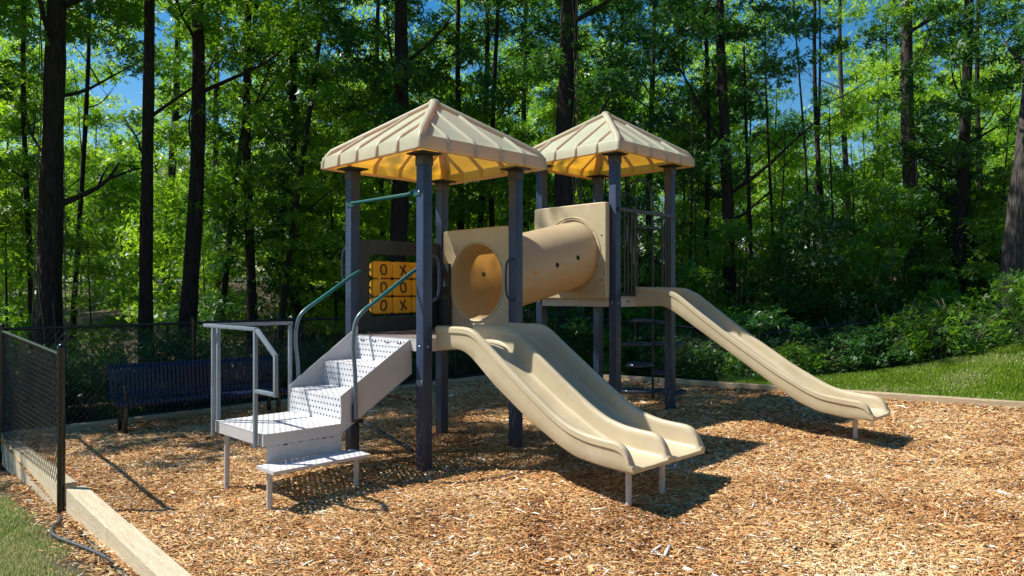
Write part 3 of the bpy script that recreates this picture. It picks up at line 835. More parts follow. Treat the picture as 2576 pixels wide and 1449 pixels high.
rg.obj('rim', M['tan'], TUN, smooth=True)
rg = MB()
for rr, th in ((.475, .008),):
    rg.tube(ellipse((X2-.136, TY+.01, tz(2.83)), (0, 1, 0), (0, 0, 1), rr, rr, 60), th, 8, closed=True)
rg.obj('rim', M['tan'], TUN, smooth=True)
for a in (20, 80, 140, 200, 260, 320):
    bolt((X2-.136, TY+.01+.453*math.cos(R(a)), tz(2.85)+.453*math.sin(R(a))), (-1, 0, 0), .007, .004, TUN, 'dark')
    bolt((1.184, TY+.452*math.cos(R(a)), tz(1.2)+.452*math.sin(R(a))), (-1, 0, 0), .006, .003, TUN, 'dark')
for y, z in ((.10, 1.80), (.10, 2.35)): bolt((X2-.136, y, z), (-1, 0, 0), .011, .006, TUN, 'dark')

# tic tac toe panel ---------------------------------------------------
def rect_panel_hole(name, x0, x1, z0, z1, hx0, hx1, hz0, hz1, y0, y1, r, m, parent):
    n = 24; hole = []
    for (cx, cz, a0) in ((hx1-r, hz1-r, 0), (hx0+r, hz1-r, 90), (hx0+r, hz0+r, 180), (hx1-r, hz0+r, 270)):
        for i in range(9): a = R(a0 + 90*i/8); hole.append((cx + r*math.cos(a), cz + r*math.sin(a)))
    outer = []
    for (cx, cz) in ((x1, z1), (x0, z1), (x0, z0), (x1, z0)):
        outer += [(cx, cz)]*9
    ro = .02
    o2 = []
    for (cx, cz, a0) in ((x1-ro, z1-ro, 0), (x0+ro, z1-ro, 90), (x0+ro, z0+ro, 180), (x1-ro, z0+ro, 270)):
        for i in range(9): a = R(a0 + 90*i/8); o2.append((cx + ro*math.cos(a), cz + ro*math.sin(a)))
    k = len(hole); V = []
    for y, L_ in ((y0, hole), (y0, o2), (y1, o2), (y1, hole)): V += [(x, y, z) for x, z in L_]
    Fs = []
    for q in range(4):
        for i in range(k):
            Fs.append((q*k+i, q*k+(i+1) % k, ((q+1) % 4)*k+(i+1) % k, ((q+1) % 4)*k+i))
    return mesh_obj(name, V, [tuple(reversed(f)) for f in Fs], m, parent, autos=35)
TT = rect_panel_hole('game_panel', .058, 1.162, 1.23, 2.215, .20, 1.02, 1.385, 2.065, W-.02, W+.015, .06, M['dark'], PS)
rows = [(1.80, 1.99), (1.607, 1.797), (1.412, 1.602)]; marks = ['OXO', 'OOO', 'OXX']
for r_, (z0, z1) in enumerate(rows):
    ax = MB(); ax.tube([(.19, W, (z0+z1)/2), (1.03, W, (z0+z1)/2)], .012, 8); ax.obj('axle', M['dark'], TT)
    for c in range(3):
        x0 = .222 + c*.262; x1 = x0 + .254; yc = W - .005; zc = (z0+z1)/2; h = (z1-z0)/2 - .003
        mb = MB()
        # rounded three sided spinner, face towards the steps, scalloped ends
        prof = []
        for (py, pz) in ((-.058, -h+.012), (-.060, 0), (-.058, h-.012), (-.040, h), (-.0, h-.012), (.045, .03), (.058, 0), (.045, -.03), (0, -h+.012), (-.040, -h)):
            prof.append((py, pz))
        vs = []; k = len(prof); secx = [x0, x0+.012, x0+.03, (x0+x1)/2, x1-.03, x1-.012, x1]; sc = [.86, .95, 1, .985, 1, .95, .86]
        for sx, s_ in zip(secx, sc): vs += [(sx, yc+py*s_, zc+pz*s_) for py, pz in prof]
        fs = [(i*k+j, i*k+(j+1) % k, (i+1)*k+(j+1) % k, (i+1)*k+j) for i in range(len(secx)-1) for j in range(k)]
        fs += [tuple(range(k-1, -1, -1)), tuple((len(secx)-1)*k+j for j in range(k))]
        mb.add(vs, fs)
        yf = yc - .0615; xm = (x0+x1)/2
        tilt = random.uniform(-.22, .22)
        def mk(px, pz): return (xm + px*math.cos(tilt) - pz*math.sin(tilt), yf, zc + px*math.sin(tilt) + pz*math.cos(tilt))
        if marks[r_][c] == 'O':
            pts = []
            for i in range(22):
                t = 2*math.pi*i/22; cx_, cz_ = math.cos(t), math.sin(t)
                px = .036*(abs(cx_)**.75)*(1 if cx_ > 0 else -1); pz = .052*(abs(cz_)**.8)*(1 if cz_ > 0 else -1)
                pts.append(mk(px, pz))
            mb.tube(pts, .0095, 6, closed=True, mi=1)
        else:
            mb.tube([mk(-.038, .050), mk(0, 0), mk(.038, -.052)], .0095, 6, mi=1); mb.tube([mk(.036, .052), mk(.002, .002), mk(-.036, -.054)], .0095, 6, mi=1)
        mb.obj('spinner_tile', [M['orange'], M['ink']], TT, autos=30)
# small dark infill board by the rear post
mb = MB(); mb.box((1.12, .985, 1.27), (1.165, 1.16, 1.98), .01); mb.obj('infill_board', M['dark'], PS, autos=50)

# overhead bar & grab handles ---------------------------------------
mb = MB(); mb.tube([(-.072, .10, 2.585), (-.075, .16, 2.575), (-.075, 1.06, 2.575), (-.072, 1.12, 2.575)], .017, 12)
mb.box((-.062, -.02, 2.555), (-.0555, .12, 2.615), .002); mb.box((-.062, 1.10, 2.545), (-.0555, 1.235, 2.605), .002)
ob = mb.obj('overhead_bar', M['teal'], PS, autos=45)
for y, z in ((.0, 2.585), (1.215, 2.575)): bolt((-.062, y, z), (-1, 0, 0), .014, .01, ob)
def grab(x, y, sx, sy, z0, z1, r=.0135):
    mb = MB(); e = .11
    mb.tube(smooth_path([(x, y, z1), (x+sx*.6*e/.11*.11/.11*.0 + sx*.07, y+sy*.07, z1-.01), (x+sx*e, y+sy*e, z1-.07), (x+sx*e, y+sy*e, z0+.07), (x+sx*.07, y+sy*.07, z0+.01), (x, y, z0)]), r, 10)
    mb.obj('grab_handle', M['post'], PS, smooth=True)
grab(.055, -.02, 1, 0, 1.57, 2.0); grab(W-.055, -.02, -1, 0, 1.57, 2.0); grab(-.02, W+.055, 0, 1, 1.75, 2.12)
mb = MB(); mb.box((-.0595, -.045, .775), (-.0555, .045, .83), .001); bp_ = mb.obj('bracket_plate', M['rail'], PS); bolt((-.0595, .0, .80), (-1, 0, 0), .012, .008, bp_)

# staircase ----------------------------------------------------------
y0, y1 = .155, 1.065
st = MB()
zig = [(-.80, .50), (-.79, .73), (-.44, .735), (-.43, .965), (-.08, .97), (-.06, 1.20)]
sv = []
for x, z in zig: sv += [(x, y0, z), (x, y1, z)]
st.add(sv, [(2*i, 2*i+1, 2*i+3, 2*i+2) for i in range(5)])
st.m = [1, 0, 1, 0, 1]
ST = st.obj('staircase', [M['perf_h'], M['perf_v']], PS)
def side_panel(y, dz=0, ext=0):
    pts = [(-.035, 1.195+dz), (-.03, .885), (-.785, .425), (-.805, .735+dz*.2)]
    mb = MB(); t = .004
    V = [(x, y-t, z) for x, z in pts] + [(x, y+t, z) for x, z in pts]
    mb.add(V, [(0, 1, 2, 3), (7, 6, 5, 4), (0, 4, 5, 1), (1, 5, 6, 2), (2, 6, 7, 3), (3, 7, 4, 0)])
    # folded edge flanges
    mb.bar((-.785, y, .425), (-.03, y, .885), .02, .006, 0); 
    mb.obj('side_panel', M['white'], ST)
side_panel(y0-.002, .02); side_panel(y1+.002, .10)
for k, yy in enumerate((.30, .50, .72, .93)):
    bolt((-.066, yy, 1.16), (-1, 0, 0), .010, .006, ST)
    mb = MB(); mb.box((-.0675, yy-.035, 1.155), (-.065, yy+.035, 1.165)); mb.obj('slot', M['dark'], ST)
# landing
lx0, lx1 = -1.515, -.795
lm = MB(); lm.add([(lx0, y0-.01, .50), (lx1, y0-.01, .50), (lx1, y1+.01, .50), (lx0, y1+.01, .50)], [(0, 1, 2, 3)])
LA = lm.obj('landing', M['perf_h'], ST)
sk = MB(); t = .004
sk.box((lx0-t, y0-.01-t, .405), (lx0, y1+.01+t, .4985)); sk.box((lx1, y0-.01-t, .405), (lx1+t, y1+.01+t, .4985))
sk.box((lx0+.0005, y0-.01-t, .405), (lx1-.0005, y0-.01, .4985)); sk.box((lx0+.0005, y1+.01, .405), (lx1-.0005, y1+.01+t, .4985))
sk.bar((lx0, y0-.01, .501), (lx0, y1+.01, .501), .012, .004, 0); sk.bar((lx0, y0-.012, .5015), (lx1, y0-.012, .5015), .012, .004, 0)
sk.bar((lx0+.1, y0, .45), (lx0+.1, y1, .45), .03, .05, 0); sk.bar((lx1-.1, y0, .45), (lx1-.1, y1, .45), .03, .05, 0)
sk.obj('landing_skirt', M['white'], ST)
for yy in (.24, .98): bolt((lx0-t, yy, .455), (-1, 0, 0), .007, .003, ST, 'dark')
# bottom step
bs = MB(); bs.add([(-1.575, -.15, .268), (-.70, -.15, .268), (-.70, .140, .268), (-1.575, .140, .268)], [(0, 1, 2, 3)])
bs.obj('bottom_step', M['perf_h'], ST)
bs = MB(); bs.box((-1.575, -.1545, .242), (-.70, -.1505, .2675)); bs.box((-1.579, -.1505, .242), (-1.5755, .14, .2675)); bs.box((-.6995, -.1505, .242), (-.696, .14, .2675))
bs.obj('step_edge', M['white'], ST)
# riser plate below the landing with worn ragged top edge
rp_ = MB(); n = 60; top = []
for i in range(n+1):
    x = -1.49 + (.69)*i/n; top.append((x, .404))
V = [(-1.49, .1405, .27), (-.80, .1405, .27), (-.80, .1405, .404), (-1.49, .1405, .404), (-1.49, .1445, .27), (-.80, .1445, .27), (-.80, .1445, .404), (-1.49, .1445, .404)]
rp_.add(V, [(0, 1, 2, 3), (7, 6, 5, 4), (0, 4, 5, 1), (3, 2, 6, 7), (0, 3, 7, 4), (1, 5, 6, 2)])
rp_.obj('riser_plate', M['white'], ST)
r4 = random.Random(4)
mb = MB(); xx = -1.40
while xx < -.86:
    w_ = r4.uniform(.012, .05); d_ = r4.uniform(.004, .016)
    V = [(xx, .1385, .404), (xx+w_, .1385, .404), (xx+w_*r4.uniform(.6, .9), .1385, .404-d_), (xx+w_*r4.uniform(.1, .4), .1385, .404-d_*r4.uniform(.5, 1))]
    mb.add(V + [(x, .1395, z) for x, y, z in V], [(3, 2, 1, 0), (4, 5, 6, 7), (0, 1, 5, 4), (1, 2, 6, 5), (2, 3, 7, 6), (3, 0, 4, 7)]); xx += w_ + r4.uniform(.0, .07)
mb.obj('rust_edge', M['dark'], ST)
for x, y, zt in ((-1.44, 1.0, .46), (-1.52, .03, .262), (-.72, .03, .262), (-.86, .98, .46)):
    mb = MB(); mb.tube([(x, y, -.35), (x, y, zt)], .0235, 14); mb.obj('leg', M['white'], ST, autos=40)
# guardrail of square tube
def guard():
    mb = MB(); w = .030; xe = -1.545
    zt = 1.35
    mb.bar((xe, 1.045, .375), (xe, 1.045, zt-.016), w); mb.bar((-1.475, 1.105, .40), (-1.475, 1.105, zt-.016), w)
    mb.bar((-.775, 1.105, .44), (-.775, 1.105, zt-.016), w); mb.bar((xe, .225, .39), (xe, .225, zt-.016), w)
    mb.bar((xe, 1.235, zt), (xe, .205, zt), w); mb.bar((xe+.018, 1.215, zt), (-.745, 1.115, zt), w)
    mb.bar((xe, .20, zt-.006), (xe, -.112, 1.155), w); mb.bar((xe, -.118, 1.165), (xe, -.118, .835), w); mb.bar((xe, .21, .852), (xe, -.10, .852), w)
    mb.obj('guardrail', M['rail'], ST, autos=50)
guard()
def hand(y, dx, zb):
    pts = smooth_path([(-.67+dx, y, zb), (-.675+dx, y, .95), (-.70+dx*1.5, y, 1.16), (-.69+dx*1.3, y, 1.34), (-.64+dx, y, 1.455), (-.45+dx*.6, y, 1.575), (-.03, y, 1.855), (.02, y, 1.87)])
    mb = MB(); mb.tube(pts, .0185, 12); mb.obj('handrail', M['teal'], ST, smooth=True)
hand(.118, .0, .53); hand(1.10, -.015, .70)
mb = MB(); mb.box((-.70, .128, .50), (-.64, .134, .66), .001); mb.obj('rail_bracket', M['dark'], ST)

# tower 2 details -----------------------------------------------------
def gate():
    mb = MB(); y = -.068; zt = 2.665
    mb.bar((X2-.02, y, zt), (X2+W+.03, y, zt), .028, .05)
    for x in (.10, .17, .245, .31, .93, 1.0, 1.07, 1.12): mb.tube([(X2+x, y, 1.615), (X2+x, y, zt)], .013 if x not in (.31, .93) else .016, 8)
    mb.bar((X2+.06, y, 1.615), (X2+.32, y, 1.615), .025); mb.bar((X2+.92, y, 1.615), (X2+1.16, y, 1.615), .025)
    mb.bar((X2+.31, y, 2.48), (X2+.93, y, 2.48), .022)
    o = mb.obj('slide_gate', M['dark'], PS, autos=50)
    # barrier at the rear
    mb = MB(); y = W+.03
    mb.bar((X2+.06, y, 2.60), (X2+W-.06, y, 2.60), .03); mb.bar((X2+.06, y, 1.66), (X2+W-.06, y, 1.66), .03)
    for i in range(10): mb.tube([(X2+.14+i*.105, y, 1.66), (X2+.14+i*.105, y, 2.60)], .009, 8)
    mb.obj('barrier', M['dark'], PS, autos=50)
gate()
def climber():
    px, py = X2+W+.537, .64
    mb = MB()
    mb.tube(smooth_path([(px, py, -.3), (px, py, 1.5), (px, py, 2.85), (px-.03, py, 3.2), (px-.3, py, 3.27), (px-.53, py, 3.20)]), .019, 12)
    mb.tube(smooth_path([(px-.08, py+.22, 1.6), (px-.08, py+.22, 2.7), (px-.1, py+.22, 3.02), (px-.35, py+.22, 3.1), (px-.53, py+.22, 3.0)]), .016, 10)
    mb.tube([(px, py, 1.55), (X2+W+.05, py, 1.55)], .017, 10); mb.tube([(px-.05, py-.3, 2.56), (px-.05, py+.3, 2.56)], .014, 8)
    o = mb.obj('loop_climber', M['dark'], PS, smooth=True)
    u = Vector((.7071, -.7071, 0)); v = Vector((.7071, .7071, 0)); c = Vector((px, py, 0))
    def ring(a, b, z, dep=.13, tilt=0):
        dep *= 1.35
        cc = c + u*((a+b)/2) + Vector((0, 0, z)); m2 = MB()
        m2.tube(ellipse(cc, u + Vector((0, 0, tilt)), v, abs(b-a)/2, dep, 30), .023, 10, closed=True); m2.obj('climbing_loop', M['loop'], o, smooth=True)
    ring(-.33, 0, 1.235, .12, .02); ring(0, .18, 1.22, .12, -.1)
    ring(-.46, -.0, .894, .12); ring(0, .45, .894, .12)
    ring(-.38, .0, .592, .14, .02); ring(0, .20, .475, .12)
    ring(-.47, 0, .214, .15, -.02); ring(0, .47, .205, .15)
climber()
mb = MB(); mb.tube([(.06, W-.03, .30), (-.06, .1, .16)], .02, 8); mb.tube([(.04, W-.1, .62), (-.02, .05, .62)], .015, 8); mb.obj('cross_brace', M['dark'], PS)

# ------------------------------------------------------------------ bench
def bench():
    fl = Vector((-5.02, 9.42)); fr = Vector((-3.42, 10.62)); d = (fr-fl).normalized(); ang = math.atan2(d.y, d.x)
    root = empty('park_bench', (fl.x, fl.y, -.20), ang); tag(root, 'navy blue slatted metal park bench in the shade in front of the back fence', 'bench')
    ln = (fr-fl).length
    prof_s = smooth_path([(-.02, .36), (-.035, .405), (-.0, .425), (.15, .415), (.32, .40), (.40, .41), (.45, .46)], 2) if False else None
    def strip(prof, xs, w, name):
        mb = MB(); t = .006
        for x in xs:
            P = [Vector((0, a, b)) for a, b in prof]
            V = []; k = len(P)
            for i, p in enumerate(P):
                tg = (P[min(i+1, k-1)] - P[max(i-1, 0)]).normalized(); n = Vector((0, -tg.z, tg.y))
                for sx, sn in ((-w/2, 0), (w/2, 0), (w/2, t), (-w/2, t)): V.append(Vector((x+sx, p.y, p.z)) + n*sn)
            Fs = []
            for i in range(k-1):
                for j in range(4): Fs.append((i*4+j, i*4+(j+1) % 4, (i+1)*4+(j+1) % 4, (i+1)*4+j))
            Fs += [(3, 2, 1, 0), tuple((k-1)*4+j for j in range(4))]
            mb.add(V, Fs)
        return mb.obj(name, M['blue'], root)
    xs = [-.10 + (ln+.2)*i/42 for i in range(43)]
    sp = [(p.x, p.y) for p in smooth_path([Vector((-.03, .345, 0)), Vector((-.045, .40, 0)), Vector((-.02, .425, 0)), Vector((.15, .42, 0)), Vector((.38, .40, 0)), Vector((.44, .41, 0))], 2)]
    bp = [(p.x, p.y) for p in smooth_path([Vector((.44, .42, 0)), Vector((.475, .50, 0)), Vector((.50, .64, 0)), Vector((.535, .80, 0)), Vector((.57, .865, 0)), Vector((.62, .86, 0)), Vector((.63, .83, 0))], 2)]
    strip(sp, xs, .033, 'seat'); strip(bp, xs, .033, 'backrest')
    fr_ = MB()
    for y, z in ((-.01, .40), (.42, .39), (.46, .50), (.56, .83)): fr_.tube([(-.12, y+.012, z), (ln+.12, y+.012, z)], .012, 8)
    fr_.obj('frame', M['blue'], root, smooth=True)
    for x in (0, ln):
        for y in (.0, .42):
            m2 = MB(); m2.bar((x, y, -.25), (x, y, .40), .05, .05, .006); m2.obj('leg', M['black'], root, autos=40)
        m2 = MB(); m2.tube(smooth_path([(x, .0, .38), (x, -.01, .58), (x, .03, .62), (x, .30, .62), (x, .50, .60)], 2), .02, 8); m2.bar((x, .0, .38), (x, .47, .38), .04, .04, .004)
        m2.obj('armrest', M['black'], root, autos=40)
bench()

# ------------------------------------------------------------------ hose
def hose():
    uv = [(153, 1303), (150, 1318), (133, 1330), (131, 1345), (150, 1358), (185, 1370), (225, 1385), (262, 1402), (292, 1420), (315, 1436), (345, 1465), (380, 1500)]
    P = []
    for u, v in uv:
        Y = (CAMZ + .17 - .02)*F_PX/(v-735); P.append((at(u, Y), Y, ground_z(at(u, Y), Y) + .034))
    mb = MB(); mb.tube(smooth_path(P, 2), .0125, 10)
    tag(mb.obj('hose', M['hose'], smooth=True), 'grey black rubber hose lying on the soil beside the near timber', 'hose')
hose()

# ------------------------------------------------------------------ seed balls
def balls():
    bm = bmesh.new(); bmesh.ops.create_icosphere(bm, subdivisions=2, radius=.016)
    for v in bm.verts: v.co *= 1 + (.28 if random.random() < .4 else -.05)
    me = bpy.data.meshes.new('seed_ball'); bm.to_mesh(me); bm.free(); me.materials.append(M['ball'])
    k = 0
    while k < 170:
        y = random.uniform(4.3, 13.5); x = random.uniform(-.72, .72)*y
        if random.random() > (.35 if y < 8 else 1) or not in_bed(x, y): continue
        s = random.uniform(.8, 1.35)
        o = link('seed_ball', me, None, (x, y, mulch_z(x, y)+.014), random.random()*6, s)
        tag(o, 'small spiky brown seed ball lying on the wood chips', 'seed ball', 'seed balls scattered on the mulch'); k += 1
balls()

# ------------------------------------------------------------------ vegetation
def leaf_geo(C, size, rs, tilt=.5, nrm_up=1.0):
    """three-lobed folded leaves at C (n,3)"""
    n = len(C)
    a = rs.rand(n)*6.283
    up = np.stack([rs.randn(n)*tilt, rs.randn(n)*tilt, np.full(n, nrm_up)], 1); up /= np.linalg.norm(up, axis=1)[:, None]
    d = np.stack([np.cos(a), np.sin(a), rs.randn(n)*.25 - .25], 1); d -= up*(d*up).sum(1)[:, None]; d /= np.linalg.norm(d, axis=1)[:, None]
    s = np.cross(up, d)
    sz = (size*(.6 + .8*rs.rand(n)))[:, None]
    loc = [(0, 0, 0), (.42, -.17, .03), (1, 0, -.10), (.42, .17, .03),
           (.10, .48, .08), (.42, .80, -.02), (.36, .30, .06),
           (.10, -.48, .08), (.42, -.80, -.02), (.36, -.30, .06)]
    V = np.stack([C + sz*(d*x + s*y + up*z) for x, y, z in loc], 1).reshape(-1, 3)
    q = np.array([[0, 1, 2, 3], [0, 6, 5, 4], [0, 7, 8, 9]])
    Q = ((np.arange(n)*10)[:, None, None] + q[None]).reshape(-1, 4)
    return V, Q
def crown_mesh(name, seed, clumps, per, size, m, tilt=.5):
    rs = np.random.RandomState(seed)
    C = []; T = []
    for (c, r, fl) in clumps:
        k = max(6, int(per*(r/.6)**2))
        p = rs.randn(k, 3); p /= np.linalg.norm(p, axis=1)[:, None]; p *= (rs.rand(k)**.45)[:, None]
        # flattened spray, drooping outward
        rr = np.linalg.norm(p[:, :2], axis=1)
        p = p*[r, r, r*fl]; p[:, 2] -= .18*r*rr**2
        C.append(p + c); T.append(np.full(k, rs.rand()*.5) + rs.rand(k)*.5)
    C = np.vstack(C); T = np.concatenate(T)
    V, Q = leaf_geo(C, size, rs, tilt)
    return np_mesh(name, V, Q, m, np.repeat(T, 10))
def tall_clumps(seed, z0, z1, rad, n):
    rs = np.random.RandomState(seed); out = []
    for i in range(n):
        f = rs.rand(); z = z0 + (z1-z0)*f
        rmax = rad*(.55 + .9*f*(1-f)*1.9) if f < .7 else rad*(1.25-f)*1.6
        a = rs.rand()*6.283; rr = rmax*rs.rand()**.55
        out.append((np.array([rr*math.cos(a), rr*math.sin(a), z]), .30 + .42*rs.rand(), .30 + .25*rs.rand()))
    return out
tall = [crown_mesh('tall_crown', 100+i, tall_clumps(50+i, z0, 14.5, 3.2, n), 105, .135, M[['leaf_a', 'leaf_b', 'leaf_a', 'leaf_b'][i]], .75) for i, (z0, n) in enumerate(((4.4, 86), (3.6, 98), (5.5, 80), (2.9, 102)))]
high = crown_mesh('high_crown', 140, tall_clumps(61, 6.9, 13.5, 4.0, 85), 75, .14, M['leaf_b'], .8)
low = [crown_mesh('sapling_crown', 200+i, tall_clumps(70+i, z0, z1, r_, n), 105, .115, M[['leaf_b', 'leaf_a', 'leaf_c', 'leaf_b', 'leaf_c'][i]], 1.0) for i, (z0, z1, r_, n) in enumerate(((.9, 5.0, 1.3, 46), (1.4, 6.2, 1.5, 52), (1.2, 5.5, 1.4, 48), (.5, 4.0, 1.2, 40), (2.0, 8.0, 1.9, 70)))]
def shrub_clumps(seed, h, r, n):
    rs = np.random.RandomState(seed)
    return [(np.array([rs.randn()*r*.5, rs.randn()*r*.5, .1 + h*rs.rand()]), .2+.22*rs.rand(), .6) for _ in range(n)]
shr = [crown_mesh('shrub_leaves', 300+i, shrub_clumps(90+i, h, r_, 30), 210, s_*1.25, M[['leaf_s', 'leaf_b', 'leaf_s', 'leaf_a'][i]], .7) for i, (h, r_, s_) in enumerate(((1.0, .9, .055), (1.3, .8, .06), (.7, 1.0, .05), (1.6, .9, .07)))]

def trunk_mesh(seed, h, r, lean=0.0, wav=.10, limbs=7, n=14, mat_='bark', z0=3.0, top=.35):
    rnd = random.Random(seed); mb = MB(); K = 26; pts = []; rs = []
    ph = rnd.random()*6; ph2 = rnd.random()*6
    def cx(z): return lean*z + wav*math.sin(z*.42+ph) - wav*math.sin(ph)
    def cy(z): return wav*math.sin(z*.36+ph2) - wav*math.sin(ph2)
    for i in range(K+1):
        f = i/K; z = -.6 + (h+.6)*f
        pts.append((cx(max(z, 0)), cy(max(z, 0)), z)); flare = 1 + .7*math.exp(-max(z+.1, 0)*3.2)
        rs.append(r*(1 - (1-top)*f)*flare)
    mb.tube(pts, rs, n, noise_amp=.16)
    for k in range(limbs):
        z = z0 + (h - z0)*rnd.random()*.95; a = rnd.random()*6.283; ln = rnd.uniform(1.0, 2.6)*(1-.4*z/h)
        b = Vector((cx(z), cy(z), z)); d = Vector((math.cos(a), math.sin(a), .35+.5*rnd.random()))
        rr = r*(1-(1-top)*z/h)*rnd.uniform(.22, .42)
        P = [b, b + d*ln*.35, b + d*ln*.7 + Vector((rnd.uniform(-.15, .15), rnd.uniform(-.15, .15), .1)), b + d*ln + Vector((0, 0, .35))]
        P = smooth_path(P, 1); mb.tube(P, [rr*(1-.8*i/(len(P)-1)) for i in range(len(P))], 6)
        for q in range(2):
            s = P[len(P)//2 + q]; e = s + Vector((rnd.uniform(-.6, .6), rnd.uniform(-.6, .6), rnd.uniform(.1, .6)))
            mb.tube([s, (s+e)/2 + Vector((0, 0, .05)), e], [rr*.4, rr*.25, rr*.08], 5)
    me = bpy.data.meshes.new('trunk'); me.from_pydata([tuple(v) for v in mb.v], [], mb.f); me.materials.append(M[mat_])
    me.polygons.foreach_set('use_smooth', [True]*len(me.polygons)); me.update(); return me

def tree(name, u, Y, wpx, label, crown=0, lean_px=0, limbs=7, mat_='bark', cs=1.0, cz=0, h=14, seed=None, group=None, wav=.10, cat='tree', rz=None, z0=3.2):
    seed = seed if seed is not None else int(u*7 + Y*13)
    rnd = random.Random(seed)
    x = at(u, Y); z = ground_z(x, Y)
    root = empty(name, (x, Y, z)); tag(root, label, cat, group)
    r = wpx/F_PX*Y/2
    lean = lean_px/F_PX*Y/ (735/F_PX*Y)      # horizontal px over the 735 px above the horizon
    me = trunk_mesh(seed, h, r, lean, wav, limbs, mat_=mat_, z0=z0)
    link('trunk', me, root)
    if crown is not None:
        c = link('crown', tall[crown % 4] if crown < 10 else high, root, (lean*8, 0 if crown < 10 else -1.0, cz), rz if rz is not None else rnd.random()*6.28, cs)
    return root
T = [
 # u, Y, width px, label, crown, lean px, kwargs
 (126, 13.2, 64, 'thick dark tree trunk wrapped in vines near the left edge, behind the fence corner', 10, 3, dict()),
 (84, 14.6, 16, 'thin dark tree just left of the thick vine wrapped trunk', 1, 6, dict(cs=.8)),
 (180, 17.5, 15, 'thin leaning tree just right of the thick vine wrapped trunk', None, 20, dict(limbs=4)),
 (370, 14.6, 37, 'straight dark trunk left of the pair behind the navy bench', 10, -6, dict()),
 (463, 15.2, 46, 'straight dark trunk right of the pair behind the navy bench', 10, 8, dict()),
 (552, 19.0, 19, 'slim tree bending right between the bench pair and the forked tree', 3, 55, dict(cs=.8)),
 (636, 17.0, 27, 'straight slim dark trunk above the right end of the navy bench', 1, 8, dict()),
 (697, 16.5, 17, 'slanting slim tree rising left to right left of the first tower', 1, 70, dict(cs=.75)),
 (745, 19.5, 30, 'dark trunk just left of the first tower roof', 2, 12, dict()),
 (985, 16.5, 52, 'thick dark trunk seen between the first tower posts under its roof', 0, 24, dict()),
 (1155, 21.0, 20, 'far slim trunk rising behind the apex of the first roof', 2, 10, dict()),
 (1206, 22.5, 20, 'far slim trunk right of the first roof apex', 3, 6, dict()),
 (1246, 19.5, 17, 'slim dark trunk above the tunnel near tower', 1, 8, dict()),
 (1432, 15.6, 64, 'massive ivy covered trunk rising between the two tan roofs', 2, 2, dict(limbs=5)),
 (1640, 22.0, 20, 'far trunk hidden in leaves behind the second roof', 2, 0, dict()),
 (1768, 19.0, 16, 'slim dark trunk just right of the second roof edge', 2, -4, dict(cs=.8)),
 (1832, 17.0, 35, 'straight dark trunk right of the second tower', 2, 2, dict(cs=.8)),
 (1889, 18.0, 14, 'young slim trunk right of the straight trunk beside the second tower', None, 4, dict(h=8, limbs=5)),
 (1950, 20.0, 10, 'pencil thin tree above the middle of the long slide', None, -4, dict(h=9, limbs=6)),
 (2035, 21.0, 9, 'left stem of the thin pair above the end of the long slide', None, -30, dict(h=10, limbs=6)),
 (2052, 20.6, 11, 'right stem of the thin pair above the end of the long slide', None, -8, dict(h=10, limbs=6)),
 (2088, 20.0, 16, 'slim wavy trunk right of the thin pair of stems', None, -14, dict(h=13, limbs=7)),
 (2135, 26.0, 18, 'far pale trunk in the sunny clearing', None, -6, dict(mat_='bark_l', cs=.8)),
 (2214, 24.0, 9, 'thin distant stem above the grass slope', None, 3, dict(h=10)),
 (2312, 17.5, 42, 'rough pale barked trunk with long upper branches on the right', 1, -10, dict(mat_='bark_l', limbs=9, cs=.75)),
 (2402, 16.5, 33, 'tall dark leaning trunk right of the rough pale barked one', 2, 25, dict(cs=.75)),
 (2470, 20.0, 17, 'slim dark trunk between the leaning trunk and the edge tree', None, 12, dict(h=12)),
 (2522, 14.2, 58, 'thick grey sunlit trunk leaning right at the right edge', 0, 62, dict(mat_='bark_l', h=12)),
]
for u, Y, w, lb, cr, ln, kw in T: tree('forest_tree', u, Y, w, lb, cr, ln, **kw)
# trees outside the frame whose crowns shade the back of the bed and the wood
for i, (x, y, r_, c, cs, cz) in enumerate(((-10.5, 10.5, .2, 0, 1.0, -.5), (-12.5, 13.0, .25, 3, 1.1, 0), (-10.9, 12.6, .16, 1, .95, 0), (13.5, 12.0, .22, 2, 1.0, 0), (15.5, 9.0, .2, 0, 1.0, .5), (-15, 17, .25, 1, 1.2, 0))):
    root = empty('edge_tree', (x, y, ground_z(x, y)))
    tag(root, ['leafy tree beyond the left fence corner shading the bench', 'taller tree behind the one beyond the left fence corner', 'slim leafy tree just outside the left edge by the fence',
               'leafy tree outside the right edge above the lawn', 'broad tree further right of the lawn outside the edge', 'large tree deep in the woods outside the left edge'][i], 'tree')
    link('trunk', trunk_mesh(900+i, 14, r_, 0, .15, 7, z0=4), root); link('crown', tall[c], root, (0, 0, cz), i*1.3, cs)

r3 = random.Random(21)
for i in range(6):
    u = -90 + i*340 + (120 if i == 1 else 0) + r3.uniform(-60, 60); Y = r3.uniform(22, 31)
    tree('background_tree', u, Y, r3.uniform(16, 26), 'tree deeper in the woods behind the front row of trunks', r3.randrange(4), r3.uniform(-12, 12), cs=1.15, cz=-.5, group='trees deeper in the woods', seed=500+i)
for i in range(15):  # unseen trees added right of and behind the camera to cut ambient sky light
    a = R(-12 + i*10.5); x = 21*math.cos(a) + 1; y = -19*math.sin(a)
    root = empty('added_blocker_tree', (x, y, ground_z(x, y)))
    tag(root, 'unseen tree added right of and behind the view to block low sky light', 'tree', 'unseen trees added to block low sky light')
    link('trunk', trunk_mesh(950 + i % 3, 14, .2, 0, .15, 5, z0=4), root); link('crown', tall[i % 4], root, (0, 0, -2), i*1.7, 1.25)
